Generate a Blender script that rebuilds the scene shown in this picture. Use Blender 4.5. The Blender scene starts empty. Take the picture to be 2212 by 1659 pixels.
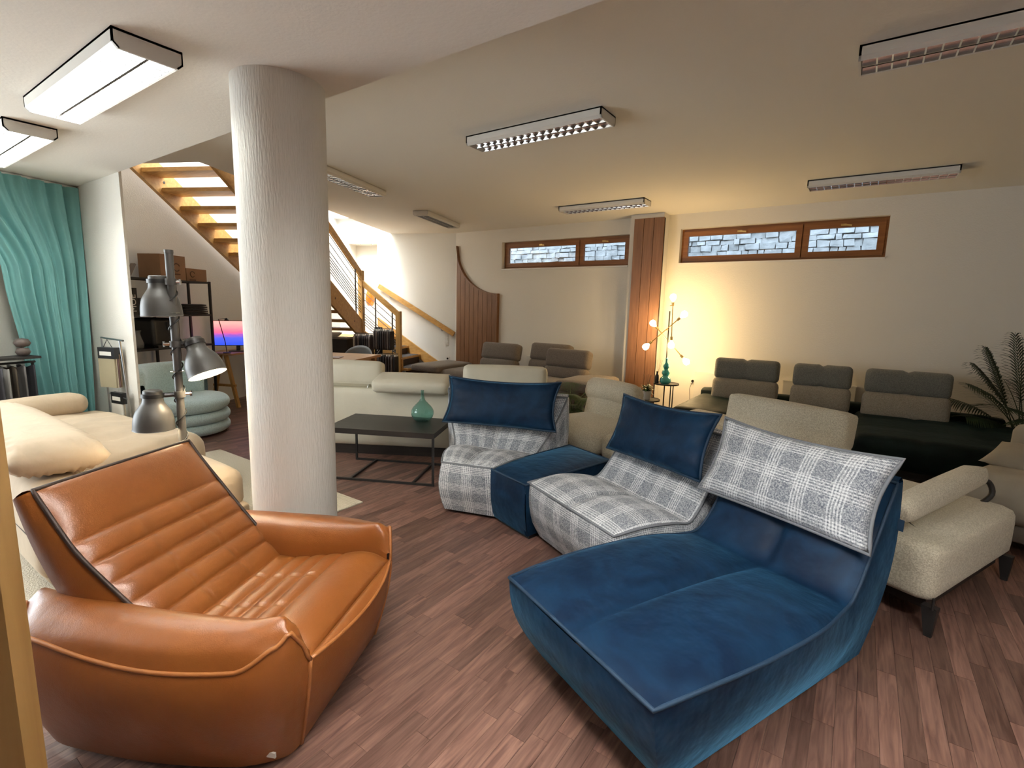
import bpy, bmesh, math, random
from mathutils import Vector, Matrix
random.seed(7)
S = bpy.context.scene
COL = S.collection
pi = math.pi
def R(d): return math.radians(d)

# ------------------------------------------------------------------ camera
F_PX, W_PX, H_PX = 1078.0, 2212.0, 1659.0
PITCH, ROLL, YAW, CAM_H = R(8.68), R(1.44), R(34.7), 1.5
fw0 = Vector((0, math.cos(PITCH), -math.sin(PITCH)))
rt0 = Vector((1, 0, 0)); up0 = Vector((0, math.sin(PITCH), math.cos(PITCH)))
rt1 = math.cos(ROLL)*rt0 + math.sin(ROLL)*up0
up1 = -math.sin(ROLL)*rt0 + math.cos(ROLL)*up0
RZ = Matrix.Rotation(YAW, 3, 'Z')
fw, rt, up = RZ @ fw0, RZ @ rt1, RZ @ up1
cam_d = bpy.data.cameras.new('camera'); cam = bpy.data.objects.new('camera', cam_d); COL.objects.link(cam)
m = Matrix((rt, up, -fw)).transposed().to_4x4(); m.translation = (0, 0, CAM_H)
cam.matrix_world = m
cam_d.sensor_fit = 'HORIZONTAL'; cam_d.sensor_width = 36.0
cam_d.lens = 36.0*F_PX/W_PX; cam_d.clip_start = 0.05
S.camera = cam

# ------------------------------------------------------------------ world, light, exposure
S.view_settings.view_transform = 'Standard'; S.view_settings.look = 'None'
S.view_settings.gamma = 1.0; S.view_settings.use_curve_mapping = False
S.view_settings.exposure = EXPOSURE = 1.32
w = bpy.data.worlds.new('sky'); S.world = w; w.use_nodes = True
bg = w.node_tree.nodes['Background']
bg.inputs[0].default_value = (0.66, 0.82, 1.0, 1); bg.inputs[1].default_value = 2.4

def area(name, loc, target, sx, sy, power, col, spread=180):
    l = bpy.data.lights.new(name, 'AREA'); l.shape = 'RECTANGLE'; l.size = sx; l.size_y = sy
    l.energy = power; l.color = col; l.spread = R(spread)
    o = bpy.data.objects.new(name, l); COL.objects.link(o); o.location = loc
    d = Vector(target) - Vector(loc); o.rotation_euler = d.to_track_quat('-Z', 'Y').to_euler()
    return o
# daylight entering by the glazed stairwell roof and by the window left of the view
area('skylight_daylight', (-7.6, 4.5, 5.55), (-7.6, 4.5, 0), 1.6, 4.0, 330, (0.93, 0.97, 1.0))
area('left_window_daylight', (-5.25, -1.0, 1.45), (0, .95, 1.35), 2.4, 1.9, 42, (.97, 1.0, 0.95))

# ------------------------------------------------------------------ object helpers
def link(o, parent=None):
    COL.objects.link(o)
    if parent is not None: o.parent = parent
    return o
def tag(o, label=None, cat=None, group=None, kind=None):
    if label: o['label'] = label
    if cat: o['category'] = cat
    if group: o['group'] = group
    if kind: o['kind'] = kind
    return o
def thing(name, label, cat, loc=(0, 0, 0), rz=0, group=None):
    o = bpy.data.objects.new(name, None); o.empty_display_size = 0.1
    o.location = loc; o.rotation_euler = (0, 0, rz)
    link(o); return tag(o, label, cat, group)
def copy_tree(o, parent=None):
    kids = [c for c in bpy.data.objects if c.parent is o]
    c = o.copy(); COL.objects.link(c); c.parent = parent
    for k in kids: copy_tree(k, c)
    return c

class MB:
    """collects geometry, then links it as one mesh object"""
    def __init__(s): s.v = []; s.f = []; s.uv = {}; s.mi = {}; s.cur = 0
    def add(s, vs, fs, uvs=None):
        b = len(s.v); s.v += [tuple(p) for p in vs]
        for f in fs:
            k = len(s.f); s.f.append([i+b for i in f]); s.mi[k] = s.cur
            if uvs: s.uv[k] = [uvs[i] for i in f]
        return s
    def box(s, c, d, M=None):
        x, y, z = d[0]/2, d[1]/2, d[2]/2
        vs = [Vector((c[0]+a*x, c[1]+b*y, c[2]+e*z)) for a in (-1, 1) for b in (-1, 1) for e in (-1, 1)]
        if M: vs = [M @ p for p in vs]
        return s.add(vs, [(0,1,3,2), (4,6,7,5), (0,4,5,1), (2,3,7,6), (0,2,6,4), (1,5,7,3)])
    def bx(s, x0, x1, y0, y1, z0, z1):
        return s.box(((x0+x1)/2, (y0+y1)/2, (z0+z1)/2), (x1-x0, y1-y0, z1-z0))
    def bar(s, a, b, wd, ht, upv=(0, 0, 1)):
        a, b = Vector(a), Vector(b); d = (b-a).normalized(); u = Vector(upv)
        sd = d.cross(u)
        if sd.length < 1e-5: sd = d.cross(Vector((1, 0, 0)))
        sd.normalize(); u = sd.cross(d).normalized()
        vs = []
        for p in (a, b):
            for i, j in ((-1,-1), (1,-1), (1,1), (-1,1)): vs.append(p + sd*i*wd/2 + u*j*ht/2)
        return s.add(vs, [(0,3,2,1), (4,5,6,7), (0,1,5,4), (1,2,6,5), (2,3,7,6), (3,0,4,7)])
    def tube(s, pts, r, n=8, closed=False, cap=True):
        pts = [Vector(p) for p in pts]; N = len(pts); rs = r if isinstance(r, (list, tuple)) else [r]*N
        ref = None; vs = []
        for i in range(N):
            if closed: d = pts[(i+1) % N]-pts[i-1]
            else: d = pts[min(i+1, N-1)]-pts[max(i-1, 0)]
            d.normalize()
            if ref is None:
                ref = Vector((0, 0, 1)) if abs(d.z) < .9 else Vector((1, 0, 0))
            a = d.cross(ref)
            if a.length < 1e-4: a = d.cross(Vector((0.3, 1, 0.2)))
            a.normalize(); b = a.cross(d).normalized(); ref = b
            for k in range(n):
                t = 2*pi*k/n; vs.append(pts[i] + (a*math.cos(t)+b*math.sin(t))*rs[i])
        fs = []
        for i in range(N if closed else N-1):
            j = (i+1) % N
            for k in range(n):
                l = (k+1) % n; fs.append((i*n+k, i*n+l, j*n+l, j*n+k))
        if cap and not closed:
            fs.append(tuple(range(n))[::-1]); fs.append(tuple((N-1)*n+k for k in range(n)))
        return s.add(vs, fs)
    def lathe(s, prof, n=32, c=(0, 0, 0), M=None, cap=(False, False)):
        vs = []
        for r, z in prof:
            for k in range(n):
                t = 2*pi*k/n; vs.append(Vector((c[0]+r*math.cos(t), c[1]+r*math.sin(t), c[2]+z)))
        if M: vs = [M @ p for p in vs]
        fs = []
        for i in range(len(prof)-1):
            for k in range(n):
                l = (k+1) % n; fs.append((i*n+k, i*n+l, (i+1)*n+l, (i+1)*n+k))
        if cap[0]: fs.append(tuple(range(n))[::-1])
        if cap[1]: fs.append(tuple((len(prof)-1)*n+k for k in range(n)))
        return s.add(vs, fs)
    def prism(s, poly, z0, z1):
        n = len(poly); vs = [(x, y, z0) for x, y in poly]+[(x, y, z1) for x, y in poly]
        fs = [tuple(range(n))[::-1], tuple(range(n, 2*n))]
        for i in range(n): fs.append((i, (i+1) % n, n+(i+1) % n, n+i))
        return s.add(vs, fs)
    def plate(s, poly3, nrm):
        """polygon of 3d points extruded by vector nrm"""
        n = len(poly3); nv = Vector(nrm); vs = [Vector(p) for p in poly3]; vs += [p+nv for p in vs]
        fs = [tuple(range(n))[::-1], tuple(range(n, 2*n))]
        for i in range(n): fs.append((i, (i+1) % n, n+(i+1) % n, n+i))
        return s.add(vs, fs)
    def grid(s, fn, nu, nv, us=1.0, vs_=1.0, flip=False, closed=False):
        vs, uv = [], []
        for i in range(nu+1):
            for j in range(nv+1):
                vs.append(Vector(fn(i/nu, j/nv))); uv.append((i/nu*us, j/nv*vs_))
        fs = []
        for i in range(nu):
            for j in range(nv):
                a = i*(nv+1)+j; q = (a, a+nv+1, a+nv+2, a+1)
                fs.append(q[::-1] if flip else q)
        return s.add(vs, fs, uv)
    def build(s, name, mat, parent=None, smooth=None, weld=False, M=None):
        me = bpy.data.meshes.new(name)
        vv = [M @ Vector(p) for p in s.v] if M else s.v
        me.from_pydata(vv, [], s.f); 
        mats = mat if isinstance(mat, (list, tuple)) else [mat]
        for mm in mats: me.materials.append(mm)
        if len(mats) > 1:
            for k, p in enumerate(me.polygons): p.material_index = s.mi[k]
        if s.uv:
            ul = me.uv_layers.new(name='UVMap')
            for k, p in enumerate(me.polygons):
                if k in s.uv:
                    for li, c in zip(p.loop_indices, s.uv[k]): ul.data[li].uv = c
        if weld:
            b = bmesh.new(); b.from_mesh(me); bmesh.ops.remove_doubles(b, verts=b.verts, dist=weld if weld is not True else 1e-4)
            b.to_mesh(me); b.free()
        if smooth is not None:
            me.shade_smooth(); 
            if smooth < 180: me.set_sharp_from_angle(angle=R(smooth))
        me.validate(); me.update()
        o = bpy.data.objects.new(name, me); link(o, parent); return o

def rbox(d, r, seg=3, name='box', mat=None, parent=None, M=None, at=(0, 0, 0)):
    b = bmesh.new(); bmesh.ops.create_cube(b, size=1)
    bmesh.ops.scale(b, vec=d, verts=b.verts)
    bmesh.ops.bevel(b, geom=list(b.edges), offset=r, segments=seg, profile=.5, affect='EDGES')
    bmesh.ops.translate(b, vec=at, verts=b.verts)
    if M: bmesh.ops.transform(b, matrix=M, verts=b.verts)
    me = bpy.data.meshes.new(name); b.to_mesh(me); b.free(); me.materials.append(mat)
    me.shade_smooth(); me.set_sharp_from_angle(angle=R(40))
    o = bpy.data.objects.new(name, me); return link(o, parent)

def soft(d, r, puff=(0, 0, 0), n=(10, 10, 4), fn=None, tuft=None):
    """rounded, puffed upholstery block centred on x,y with its foot at z=0; returns MB with box-mapped uv"""
    hx, hy, hz = d[0]/2, d[1]/2, d[2]/2; r = min(r, hx*.98, hy*.98, hz*.98)
    mb = MB()
    def shape(p):
        x, y, z = p
        q = Vector((max(-hx+r, min(hx-r, x)), max(-hy+r, min(hy-r, y)), max(-hz+r, min(hz-r, z))))
        e = Vector(p)-q
        o = q + (e.normalized()*r if e.length > 1e-9 else e)
        fx, fy, fz = (1-(x/hx)**2), (1-(y/hy)**2), (1-(z/hz)**2)
        o.x += puff[0]*fy*fz*(x/hx); o.y += puff[1]*fx*fz*(y/hy); o.z += puff[2]*fx*fy*(z/hz)
        if tuft: o = tuft(o, (x/hx, y/hy, z/hz))
        o.z += hz
        return fn(o) if fn else o
    nx, ny, nz = n
    def lin(k, N, h):
        # denser towards the rounded edges
        t = -1+2*k/N; return h*math.copysign(abs(t)**.8, t)
    def face(ax, sg):
        a, b = [(1, 2), (2, 0), (0, 1)][ax]; N = [nx, ny, nz]; H = [hx, hy, hz]
        vs, uv = [], []
        for i in range(N[a]+1):
            for j in range(N[b]+1):
                p = [0, 0, 0]; p[ax] = sg*H[ax]; p[a] = lin(i, N[a], H[a]); p[b] = lin(j, N[b], H[b])
                vs.append(shape(p)); uv.append((p[a], p[b]) if ax != 1 else (p[b], p[a]))
        fs = []
        for i in range(N[a]):
            for j in range(N[b]):
                k = i*(N[b]+1)+j; q = (k, k+N[b]+1, k+N[b]+2, k+1); fs.append(q if sg > 0 else q[::-1])
        mb.add(vs, fs, uv)
    for ax in range(3):
        for sg in (-1, 1): face(ax, sg)
    return mb
def pillow(wd, ht, th, n=16, ear=.03, seed=0, wr=.006):
    """scatter cushion standing in the local xz plane, centre at origin"""
    rnd = random.Random(seed); ph = [rnd.uniform(0, 6.28) for _ in range(8)]
    mb = MB()
    def side(sg):
        def fn(a, b):
            u, v = -1+2*a, -1+2*b
            # pull the edges in between the corners
            x = u*wd/2*(1-ear*(1-v*v)*1.2); z = v*ht/2*(1-ear*(2.0 if v > 0 else .5)*(1-u*u))
            h = (max(0, 1-abs(u)**2.6)*max(0, 1-abs(v)**2.6))**.55
            wv = wr*(math.sin(9*u+ph[0]+3*v)*abs(v)**2+math.sin(11*v+ph[1]+2*u)*abs(u)**3*1.5)*h**.4
            return (x, sg*(th/2*h+wv), z)
        mb.grid(fn, n, n, wd, ht, flip=(sg > 0))
    side(-1); side(1)
    return mb
def pillow_rim(wd, ht, ear=.03, n=12):
    pts = []
    for k in range(4):
        for i in range(n):
            t = -1+2*i/n
            u, v = [(t, -1), (1, t), (-t, 1), (-1, -t)][k]
            pts.append((u*wd/2*(1-ear*(1-v*v)*1.2), 0, v*ht/2*(1-ear*(2.0 if v > 0 else .5)*(1-u*u))))
    return pts
def crom(pts, n=8):
    """catmull-rom through pts"""
    P = [Vector(p) for p in pts]; P = [P[0]*2-P[1]]+P+[P[-1]*2-P[-2]]; out = []
    for i in range(1, len(P)-2):
        for k in range(n):
            t = k/n; a, b, c, d = P[i-1], P[i], P[i+1], P[i+2]
            out.append(.5*((2*b)+(c-a)*t+(2*a-5*b+4*c-d)*t*t+(3*b-a-3*c+d)*t**3))
    out.append(P[-2]); return out
def frame(o, ang):
    """matrix: local x right, y = back direction turned clockwise by ang from world Y"""
    return Matrix.Translation(Vector(o)) @ Matrix.Rotation(-ang, 4, 'Z')

# ------------------------------------------------------------------ materials
def NT(name):
    m = bpy.data.materials.new(name); m.use_nodes = True; nt = m.node_tree
    return m, nt, nt.nodes, nt.links, nt.nodes['Principled BSDF']
def mat(name, col, rough=.6, metal=0.0, noise=0.0, nscale=8.0, bump=0.0, bscale=60.0, sheen=0.0, sheen_col=None, coat=0.0, spec=.5, emit=None, estr=0.0, trans=0.0, ior=1.45, stretch=(1, 1, 1), alpha=None):
    m, nt, N, L, P = NT(name)
    P.inputs['Base Color'].default_value = (*col, 1); P.inputs['Roughness'].default_value = rough
    P.inputs['Metallic'].default_value = metal; P.inputs['Specular IOR Level'].default_value = spec
    P.inputs['Coat Weight'].default_value = coat
    if sheen:
        P.inputs['Sheen Weight'].default_value = sheen; P.inputs['Sheen Roughness'].default_value = .35
        P.inputs['Sheen Tint'].default_value = (*(sheen_col or col), 1)
    if emit: P.inputs['Emission Color'].default_value = (*emit, 1); P.inputs['Emission Strength'].default_value = estr
    if trans: P.inputs['Transmission Weight'].default_value = trans; P.inputs['IOR'].default_value = ior
    if noise or bump:
        tc = N.new('ShaderNodeTexCoord'); mp = N.new('ShaderNodeMapping'); mp.inputs['Scale'].default_value = stretch
        L.new(tc.outputs['Object'], mp.inputs['Vector'])
    if noise:
        n = N.new('ShaderNodeTexNoise'); n.inputs['Scale'].default_value = nscale; n.inputs['Detail'].default_value = 4
        L.new(mp.outputs[0], n.inputs['Vector'])
        cr = N.new('ShaderNodeMapRange'); cr.inputs[1].default_value = .3; cr.inputs[2].default_value = .7
        cr.inputs[3].default_value = 1-noise; cr.inputs[4].default_value = 1+noise
        L.new(n.outputs[0], cr.inputs[0])
        mx = N.new('ShaderNodeVectorMath'); mx.operation = 'SCALE'; mx.inputs[0].default_value = col
        L.new(cr.outputs[0], mx.inputs['Scale']); L.new(mx.outputs[0], P.inputs['Base Color'])
    if bump:
        n2 = N.new('ShaderNodeTexNoise'); n2.inputs['Scale'].default_value = bscale; n2.inputs['Detail'].default_value = 3
        L.new(mp.outputs[0], n2.inputs['Vector'])
        b = N.new('ShaderNodeBump'); b.inputs['Strength'].default_value = bump; b.inputs['Distance'].default_value = .01
        L.new(n2.outputs[0], b.inputs['Height']); L.new(b.outputs[0], P.inputs['Normal'])
    return m
def wood(name, c1, c2, scale=1.0, axis='X', rough=.45, dist=3.0):
    m, nt, N, L, P = NT(name)
    tc = N.new('ShaderNodeTexCoord'); mp = N.new('ShaderNodeMapping')
    mp.inputs['Scale'].default_value = {'X': (.6, 9, 9), 'Y': (9, .6, 9), 'Z': (9, 9, .6)}[axis]
    L.new(tc.outputs['Object'], mp.inputs['Vector'])
    n = N.new('ShaderNodeTexNoise'); n.inputs['Scale'].default_value = 3*scale; n.inputs['Detail'].default_value = 8
    n.inputs['Distortion'].default_value = .6; L.new(mp.outputs[0], n.inputs['Vector'])
    r = N.new('ShaderNodeValToRGB'); r.color_ramp.elements[0].position = .3; r.color_ramp.elements[1].position = .72
    r.color_ramp.elements[0].color = (*c2, 1); r.color_ramp.elements[1].color = (*c1, 1)
    L.new(n.outputs[0], r.inputs[0]); L.new(r.outputs[0], P.inputs['Base Color']); P.inputs['Roughness'].default_value = rough
    return m
def speckle(name, c1, c2, scale=120, rough=.9, sheen=.2, bump=.5, bscale=180, lo=.42, hi=.58):
    """boucle / woven fabric of two yarns"""
    m, nt, N, L, P = NT(name)
    tc = N.new('ShaderNodeTexCoord')
    n = N.new('ShaderNodeTexNoise'); n.inputs['Scale'].default_value = scale; n.inputs['Detail'].default_value = 2
    L.new(tc.outputs['Object'], n.inputs['Vector'])
    r = N.new('ShaderNodeValToRGB'); r.color_ramp.elements[0].position = lo; r.color_ramp.elements[1].position = hi
    r.color_ramp.elements[0].color = (*c2, 1); r.color_ramp.elements[1].color = (*c1, 1)
    L.new(n.outputs[0], r.inputs[0]); L.new(r.outputs[0], P.inputs['Base Color']); P.inputs['Roughness'].default_value = rough
    P.inputs['Sheen Weight'].default_value = sheen
    n2 = N.new('ShaderNodeTexNoise'); n2.inputs['Scale'].default_value = bscale; L.new(tc.outputs['Object'], n2.inputs['Vector'])
    b = N.new('ShaderNodeBump'); b.inputs['Strength'].default_value = bump; b.inputs['Distance'].default_value = .006
    L.new(n2.outputs[0], b.inputs['Height']); L.new(b.outputs[0], P.inputs['Normal'])
    return m
def velvet(name, col, hi, rough=.55, sheen=None):
    """crushed pile: nap direction varies in patches"""
    m, nt, N, L, P = NT(name)
    tc = N.new('ShaderNodeTexCoord')
    n = N.new('ShaderNodeTexNoise'); n.inputs['Scale'].default_value = 5; n.inputs['Detail'].default_value = 5; n.inputs['Distortion'].default_value = 1.2
    L.new(tc.outputs['Object'], n.inputs['Vector'])
    r = N.new('ShaderNodeValToRGB'); r.color_ramp.elements[0].position = .35; r.color_ramp.elements[1].position = .75
    r.color_ramp.elements[0].color = (*col, 1); r.color_ramp.elements[1].color = (*hi, 1)
    L.new(n.outputs[0], r.inputs[0]); L.new(r.outputs[0], P.inputs['Base Color']); P.inputs['Roughness'].default_value = rough
    P.inputs['Sheen Weight'].default_value = .7; P.inputs['Sheen Roughness'].default_value = .3
    P.inputs['Sheen Tint'].default_value = (*(sheen or (hi[0]*2.6, hi[1]*2.6, hi[2]*2.6)), 1); P.inputs['Specular IOR Level'].default_value = .15
    n2 = N.new('ShaderNodeTexNoise'); n2.inputs['Scale'].default_value = 14; L.new(tc.outputs['Object'], n2.inputs['Vector'])
    b = N.new('ShaderNodeBump'); b.inputs['Strength'].default_value = .25; b.inputs['Distance'].default_value = .02
    L.new(n2.outputs[0], b.inputs['Height']); L.new(b.outputs[0], P.inputs['Normal'])
    return m
def plaid(name):
    """grey glen check: thin white and navy lines in groups over a melange ground, woven along the uv"""
    m, nt, N, L, P = NT(name)
    uv = N.new('ShaderNodeUVMap'); sp = N.new('ShaderNodeSeparateXYZ'); L.new(uv.outputs[0], sp.inputs[0])
    def math_(op, a, b=None):
        n = N.new('ShaderNodeMath'); n.operation = op
        for i, x in enumerate((a, b)):
            if x is None: continue
            if isinstance(x, (int, float)): n.inputs[i].default_value = x
            else: L.new(x, n.inputs[i])
        if op == 'MULTIPLY_ADD': n.inputs[2].default_value = .10
        return n.outputs[0]
    def lines(c):
        big = math_('FRACT', math_('MULTIPLY', c, 1/.165))          # repeat of the check
        band = math_('LESS_THAN', big, .42)
        fine = math_('GREATER_THAN', math_('FRACT', math_('MULTIPLY', c, 1/.0140)), .5)
        thin = math_('GREATER_THAN', math_('FRACT', math_('MULTIPLY', c, 1/.006)), .5)
        return band, fine, thin
    bu, fu, tu = lines(sp.outputs[0]); bv, fv, tv = lines(sp.outputs[1])
    a = math_('MULTIPLY', bu, fu); b = math_('MULTIPLY', bv, fv)
    weave = math_('MULTIPLY', math_('ADD', tu, tv), .25)
    ab = math_('ADD', math_('MULTIPLY', a, .34), math_('MULTIPLY', b, .34))
    tc = N.new('ShaderNodeTexCoord'); nz = N.new('ShaderNodeTexNoise'); nz.inputs['Scale'].default_value = 150; nz.inputs['Detail'].default_value = 2
    L.new(tc.outputs['Object'], nz.inputs['Vector'])
    tot = math_('ADD', math_('ADD', ab, math_('MULTIPLY', weave, .5)), math_('MULTIPLY_ADD', math_('SUBTRACT', nz.outputs[0], .5), 1.35))
    r = N.new('ShaderNodeValToRGB'); e = r.color_ramp.elements
    e[0].position = 0.0; e[0].color = (.10, .115, .15, 1); e[1].position = .8; e[1].color = (.74, .76, .78, 1)
    x = e.new(.3); x.color = (.31, .33, .36, 1)
    L.new(tot, r.inputs[0]); L.new(r.outputs[0], P.inputs['Base Color']); P.inputs['Roughness'].default_value = .9
    P.inputs['Sheen Weight'].default_value = .15
    bp = N.new('ShaderNodeBump'); bp.inputs['Strength'].default_value = .4; bp.inputs['Distance'].default_value = .004
    L.new(tot, bp.inputs['Height']); L.new(bp.outputs[0], P.inputs['Normal'])
    return m
def leather(name, col, dark):
    m, nt, N, L, P = NT(name)
    tc = N.new('ShaderNodeTexCoord'); n = N.new('ShaderNodeTexNoise'); n.inputs['Scale'].default_value = 3; n.inputs['Detail'].default_value = 5
    L.new(tc.outputs['Object'], n.inputs['Vector'])
    r = N.new('ShaderNodeValToRGB'); r.color_ramp.elements[0].position = .3; r.color_ramp.elements[1].position = .7
    r.color_ramp.elements[0].color = (*dark, 1); r.color_ramp.elements[1].color = (*col, 1)
    L.new(n.outputs[0], r.inputs[0]); L.new(r.outputs[0], P.inputs['Base Color']); P.inputs['Roughness'].default_value = .40
    vo = N.new('ShaderNodeTexVoronoi'); vo.inputs['Scale'].default_value = 260; L.new(tc.outputs['Object'], vo.inputs['Vector'])
    n2 = N.new('ShaderNodeTexNoise'); n2.inputs['Scale'].default_value = 9; n2.inputs['Detail'].default_value = 4; L.new(tc.outputs['Object'], n2.inputs['Vector'])
    b = N.new('ShaderNodeBump'); b.inputs['Strength'].default_value = .12; b.inputs['Distance'].default_value = .003; L.new(vo.outputs[0], b.inputs['Height'])
    b2 = N.new('ShaderNodeBump'); b2.inputs['Strength'].default_value = .12; b2.inputs['Distance'].default_value = .03; L.new(n2.outputs[0], b2.inputs['Height'])
    L.new(b.outputs[0], b2.inputs['Normal']); L.new(b2.outputs[0], P.inputs['Normal'])
    return m
def floor_mat():
    m, nt, N, L, P = NT('walnut_laminate')
    at = N.new('ShaderNodeAttribute'); at.attribute_name = 'shade'
    ge = N.new('ShaderNodeNewGeometry'); ad = N.new('ShaderNodeVectorMath'); ad.operation = 'ADD'
    sc = N.new('ShaderNodeVectorMath'); sc.operation = 'SCALE'; sc.inputs['Scale'].default_value = 40
    L.new(at.outputs['Vector'], sc.inputs[0]); L.new(ge.outputs['Position'], ad.inputs[0]); L.new(sc.outputs[0], ad.inputs[1])
    mp = N.new('ShaderNodeMapping'); mp.inputs['Scale'].default_value = (34, 2.6, 1); L.new(ad.outputs[0], mp.inputs[0])
    n = N.new('ShaderNodeTexNoise'); n.inputs['Scale'].default_value = 1.6; n.inputs['Detail'].default_value = 7; n.inputs['Distortion'].default_value = .9
    L.new(mp.outputs[0], n.inputs['Vector'])
    r = N.new('ShaderNodeValToRGB'); e = r.color_ramp.elements
    e[0].position = .28; e[0].color = (.078, .037, .028, 1); e[1].position = .75; e[1].color = (.222, .126, .095, 1)
    x = e.new(.5); x.color = (.148, .078, .059, 1); L.new(n.outputs[0], r.inputs[0])
    mr = N.new('ShaderNodeMapRange'); mr.inputs[3].default_value = .68; mr.inputs[4].default_value = 1.45
    L.new(at.outputs['Fac'], mr.inputs[0])
    s2 = N.new('ShaderNodeVectorMath'); s2.operation = 'SCALE'; L.new(r.outputs[0], s2.inputs[0]); L.new(mr.outputs[0], s2.inputs['Scale'])
    L.new(s2.outputs[0], P.inputs['Base Color']); P.inputs['Roughness'].default_value = .42; P.inputs['Specular IOR Level'].default_value = .4
    b = N.new('ShaderNodeBump'); b.inputs['Strength'].default_value = .08; b.inputs['Distance'].default_value = .004
    L.new(n.outputs[0], b.inputs['Height']); L.new(b.outputs[0], P.inputs['Normal'])
    return m

M = {}
M['plaster'] = mat('white_plaster', (.79, .755, .69), .92, bump=.25, bscale=70)
M['dark_wall'] = mat('bounce_cut_dark', (.12, .10, .09), .9)  # dark tone chosen to cut light bounced from behind the viewer
M['plaster_ceiling'] = mat('ceiling_paint', (.82, .79, .72), .95, bump=.1, bscale=60)
M['plaster_white'] = mat('stairwell_plaster', (.80, .79, .75), .92, bump=.2, bscale=70)
M['floor'] = floor_mat()
M['beech'] = wood('beech_wood', (.62, .36, .12), (.46, .24, .065), 1, 'X')
M['beech_z'] = wood('beech_wood_upright', (.62, .37, .13), (.48, .26, .075), 1, 'Z')
M['pine'] = wood('pale_pine', (.30, .175, .06), (.215, .115, .034), .8, 'Z')
M['oak_panel'] = wood('oak_veneer', (.25, .12, .056), (.165, .073, .031), 1.2, 'Z')
M['window_wood'] = wood('stained_window_wood', (.33, .135, .035), (.22, .078, .018), 1.0, 'X')
M['tread_carpet'] = mat('tread_carpet', (.075, .066, .066), .95, bump=.4, bscale=200)
M['table_wood'] = wood('oak_table_top', (.46, .27, .13), (.36, .19, .085), 1, 'X', .4)
M['black_metal'] = mat('black_metal', (.016, .015, .015), .45)
M['steel'] = mat('brushed_steel', (.42, .43, .44), .35, 1.0)
M['rod_steel'] = mat('dark_rod_steel', (.16, .16, .165), .4, .8)
M['chrome'] = mat('chrome', (.75, .75, .75), .12, 1.0)
M['brass'] = mat('brass', (.62, .42, .16), .3, 1.0)
M['white_metal'] = mat('white_enamel', (.74, .72, .68), .4)
M['white_plastic'] = mat('white_plastic', (.78, .76, .72), .35)
M['louvre'] = mat('aluminium_louvre', (.86, .86, .86), .16, 1.0)
M['glass'] = mat('window_glass', (.95, .98, 1), .02, trans=1.0, ior=1.45)
M['velvet_blue'] = velvet('blue_velvet', (.0014, .010, .030), (.005, .029, .070), sheen=(.12, .40, .68))
M['piping_blue'] = mat('blue_piping', (.004, .024, .055), .7, sheen=.3, sheen_col=(.05, .2, .36))
M['plaid'] = plaid('grey_check_weave')
M['piping_grey'] = mat('grey_piping', (.17, .18, .20), .85)
M['leather'] = leather('cognac_leather', (.245, .078, .014), (.19, .055, .009))
M['leather_piping'] = leather('cognac_piping', (.35, .13, .036), (.30, .105, .026))
M['leather_dark'] = mat('dark_seam_leather', (.03, .014, .008), .6)
M['boucle_cream'] = speckle('cream_boucle', (.70, .65, .52), (.50, .45, .34), 150, lo=.38, hi=.62)
M['boucle_base'] = mat('taupe_base_cloth', (.13, .105, .085), .9)
M['mint_boucle'] = speckle('mint_boucle', (.68, .86, .88), (.55, .72, .74), 90, lo=.35, hi=.6)
M['beige_suede'] = mat('beige_suede', (.57, .45, .32), .85, noise=.08, nscale=5, bump=.3, bscale=18, sheen=.5, sheen_col=(.9, .8, .65))
M['cream_leather'] = mat('cream_leather', (.66, .62, .50), .55, noise=.05, nscale=4, bump=.15, bscale=30)
M['taupe_cloth'] = speckle('taupe_cloth', (.20, .165, .135), (.145, .118, .096), 110)
M['grey_cloth'] = speckle('grey_green_cloth', (.20, .195, .165), (.135, .132, .112), 130)
M['sand_cloth'] = speckle('sand_cloth', (.36, .315, .25), (.26, .225, .175), 130)
M['green_velvet'] = velvet('bottle_green_velvet', (.002, .008, .008), (.004, .014, .013), sheen=(.008, .026, .024))
M['grey_cushion'] = mat('grey_cushion_cloth', (.38, .35, .29), .85, noise=.06)
M['curtain'] = mat('turquoise_curtain', (.22, .50, .50), .85, noise=.06, nscale=3, bump=.2, bscale=240, sheen=.3)
M['lamp_grey'] = mat('grey_lamp_paint', (.068, .063, .058), .45)
M['lamp_inner'] = mat('white_lamp_lining', (.85, .82, .75), .4)
M['cable'] = mat('black_cable', (.012, .012, .012), .5)
M['cardboard'] = mat('cardboard', (.30, .165, .085), .85, noise=.06)
M['print_dark'] = mat('brown_print', (.12, .06, .03), .8)
M['black_plastic'] = mat('black_plastic', (.012, .012, .013), .35)
M['dark_felt'] = mat('dark_felt', (.03, .025, .024), .95)
M['teal_glass'] = mat('teal_glass', (.50, .76, .72), .04, trans=.95, ior=1.45)
M['clear_glass'] = mat('clear_glass', (.93, .95, .95), .03, trans=.92, ior=1.45)
M['ceramic'] = mat('white_ceramic', (.75, .73, .68), .3)
M['rug'] = mat('cream_rug', (.60, .54, .43), .95, bump=.8, bscale=120)
M['leaf'] = mat('palm_leaf', (.055, .11, .03), .5, noise=.25, nscale=6)
M['leaf_dark'] = mat('dark_palm_leaf', (.022, .042, .016), .55, noise=.2, nscale=6)
M['soil'] = mat('potting_soil', (.03, .02, .014), .95)
M['black_wood'] = wood('black_stained_wood', (.028, .023, .021), (.016, .013, .012), 1, 'X', .4)
M['desk_dark'] = mat('anthracite_board', (.035, .032, .032), .6)
M['desk_top'] = mat('grey_brown_desk_top', (.26, .22, .20), .5)
M['paper'] = mat('paper', (.72, .70, .64), .8)
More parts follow.
